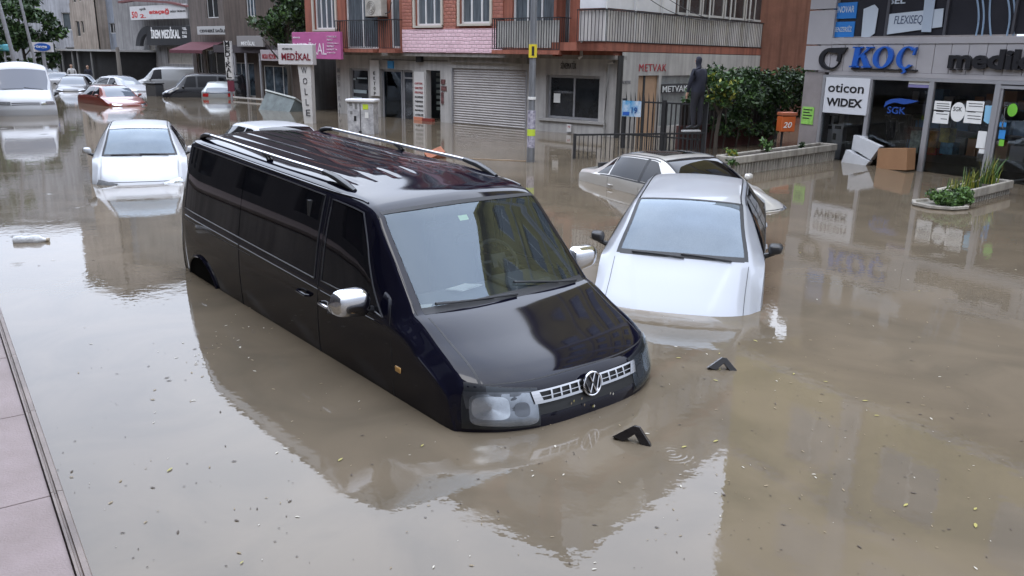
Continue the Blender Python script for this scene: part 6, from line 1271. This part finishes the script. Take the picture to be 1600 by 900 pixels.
def leaf_at(m,x,y,s,q,z=.005):
    c,s_=math.cos(q),math.sin(q); R2=lambda u,v:(x+c*u-s_*v,y+s_*u+c*v)
    pts=[(-1,0),(-.45,.32),(.3,.3),(1,0),(.3,-.28),(-.45,-.3)]; m.add([(*R2(u*s,v*s),z+.004*abs(v)) for u,v in pts]+[(*R2(0,0),z)],[(i,(i+1)%6,6) for i in range(6)])
yl_pts=[(1118,690),(1069,699),(1352,627),(1524,796),(1524,822),(1125,578),(858,634),(872,640),(1124,553),(1180,533),(1240,585),(1370,650),(1290,597),(1415,790),(660,697),(532,719),(1060,560),(1118,595),(1436,455),(1250,395),(378,880),(265,735)]
leafs=[]
for i,(px,py) in enumerate(yl_pts):
    g=gr(px,py); m=MB(); leaf_at(m,0,0,rng.uniform(.014,.028),rng.uniform(0,6.28)); o=m.build('leaf',yel_); o.location=(g[0],g[1],0); tag(o,'small yellow leaf floating flat on the muddy water','leaf','yellow leaves floating on the water')
bm1=mat('pale_scrap',(.50,.46,.38),.7); bm2=mat('brown_scrap',(.07,.05,.035),.7); bm3=mat('tan_scrap',(.26,.20,.12),.7)
m=MB(); 
for i in range(750):
    px=rng.uniform(60,1600); py=450+440*rng.random()**.8 if rng.random()<.75 else rng.uniform(260,470)
    if rng.random()<.3: px,py=rng.normal(1270,190),rng.normal(640,120)
    if py<200 or py>930: continue
    g=gr(px,py); m.cur=int(rng.choice(3,p=(.18,.47,.35))); s=(rng.uniform(.003,.010) if rng.random()<.75 else rng.uniform(.010,.019))*(1 if g[1]<9 else 1.5); leaf_at(m,g[0],g[1],s,rng.uniform(-.5,.5)+rng.choice([0,1.5]),.003)
cl_c=gr(345,545)
for i in range(60):
    x=cl_c[0]+rng.normal(0,.16)+.0; y=cl_c[1]+rng.normal(0,.55); m.cur=int(rng.choice(3)); leaf_at(m,x,y,rng.uniform(.008,.022),rng.uniform(0,6),.003)
tag(m.build('leaf_litter',[bm1,bm2,bm3]),'scattered specks of leaf and petal litter on the muddy water','leaf litter',kind='stuff')
m=MB()
for i in range(9):
    p=vb.pt(-.33,rng.uniform(-.3,.25),.02); p=p+np.array([rng.uniform(0,.02),0,rng.uniform(-.12,.0)]); m.cur=int(rng.choice(3)); s=.006; m.add([p+np.array([0,s,0]),p+np.array([0,0,s*2]),p-np.array([0,s,0]),p-np.array([0,0,s*2])],[(0,1,2,3)])
o=m.build('petal_litter',[yel_,bm1,bm3]); o.matrix_world=VM; tag(o,'tiny yellow petals stuck under the black van grille','petals',kind='stuff')

# bundle of slack cables between the shop buildings
cw=MB()
for k in range(5): cw.tube([A.P(lerp(A.S(262,-6),A.S(335,-4),t),-5.5+.1*k,9.2-.3*k+t*(-1.5+.5*k)-1.6*math.sin(3.14*t)) for t in np.linspace(0,1,12)],.035,5)
tag(cw.build('cable_bundle',railm),'slack bundle of dark cables sagging above the shop signs on the left','cable')
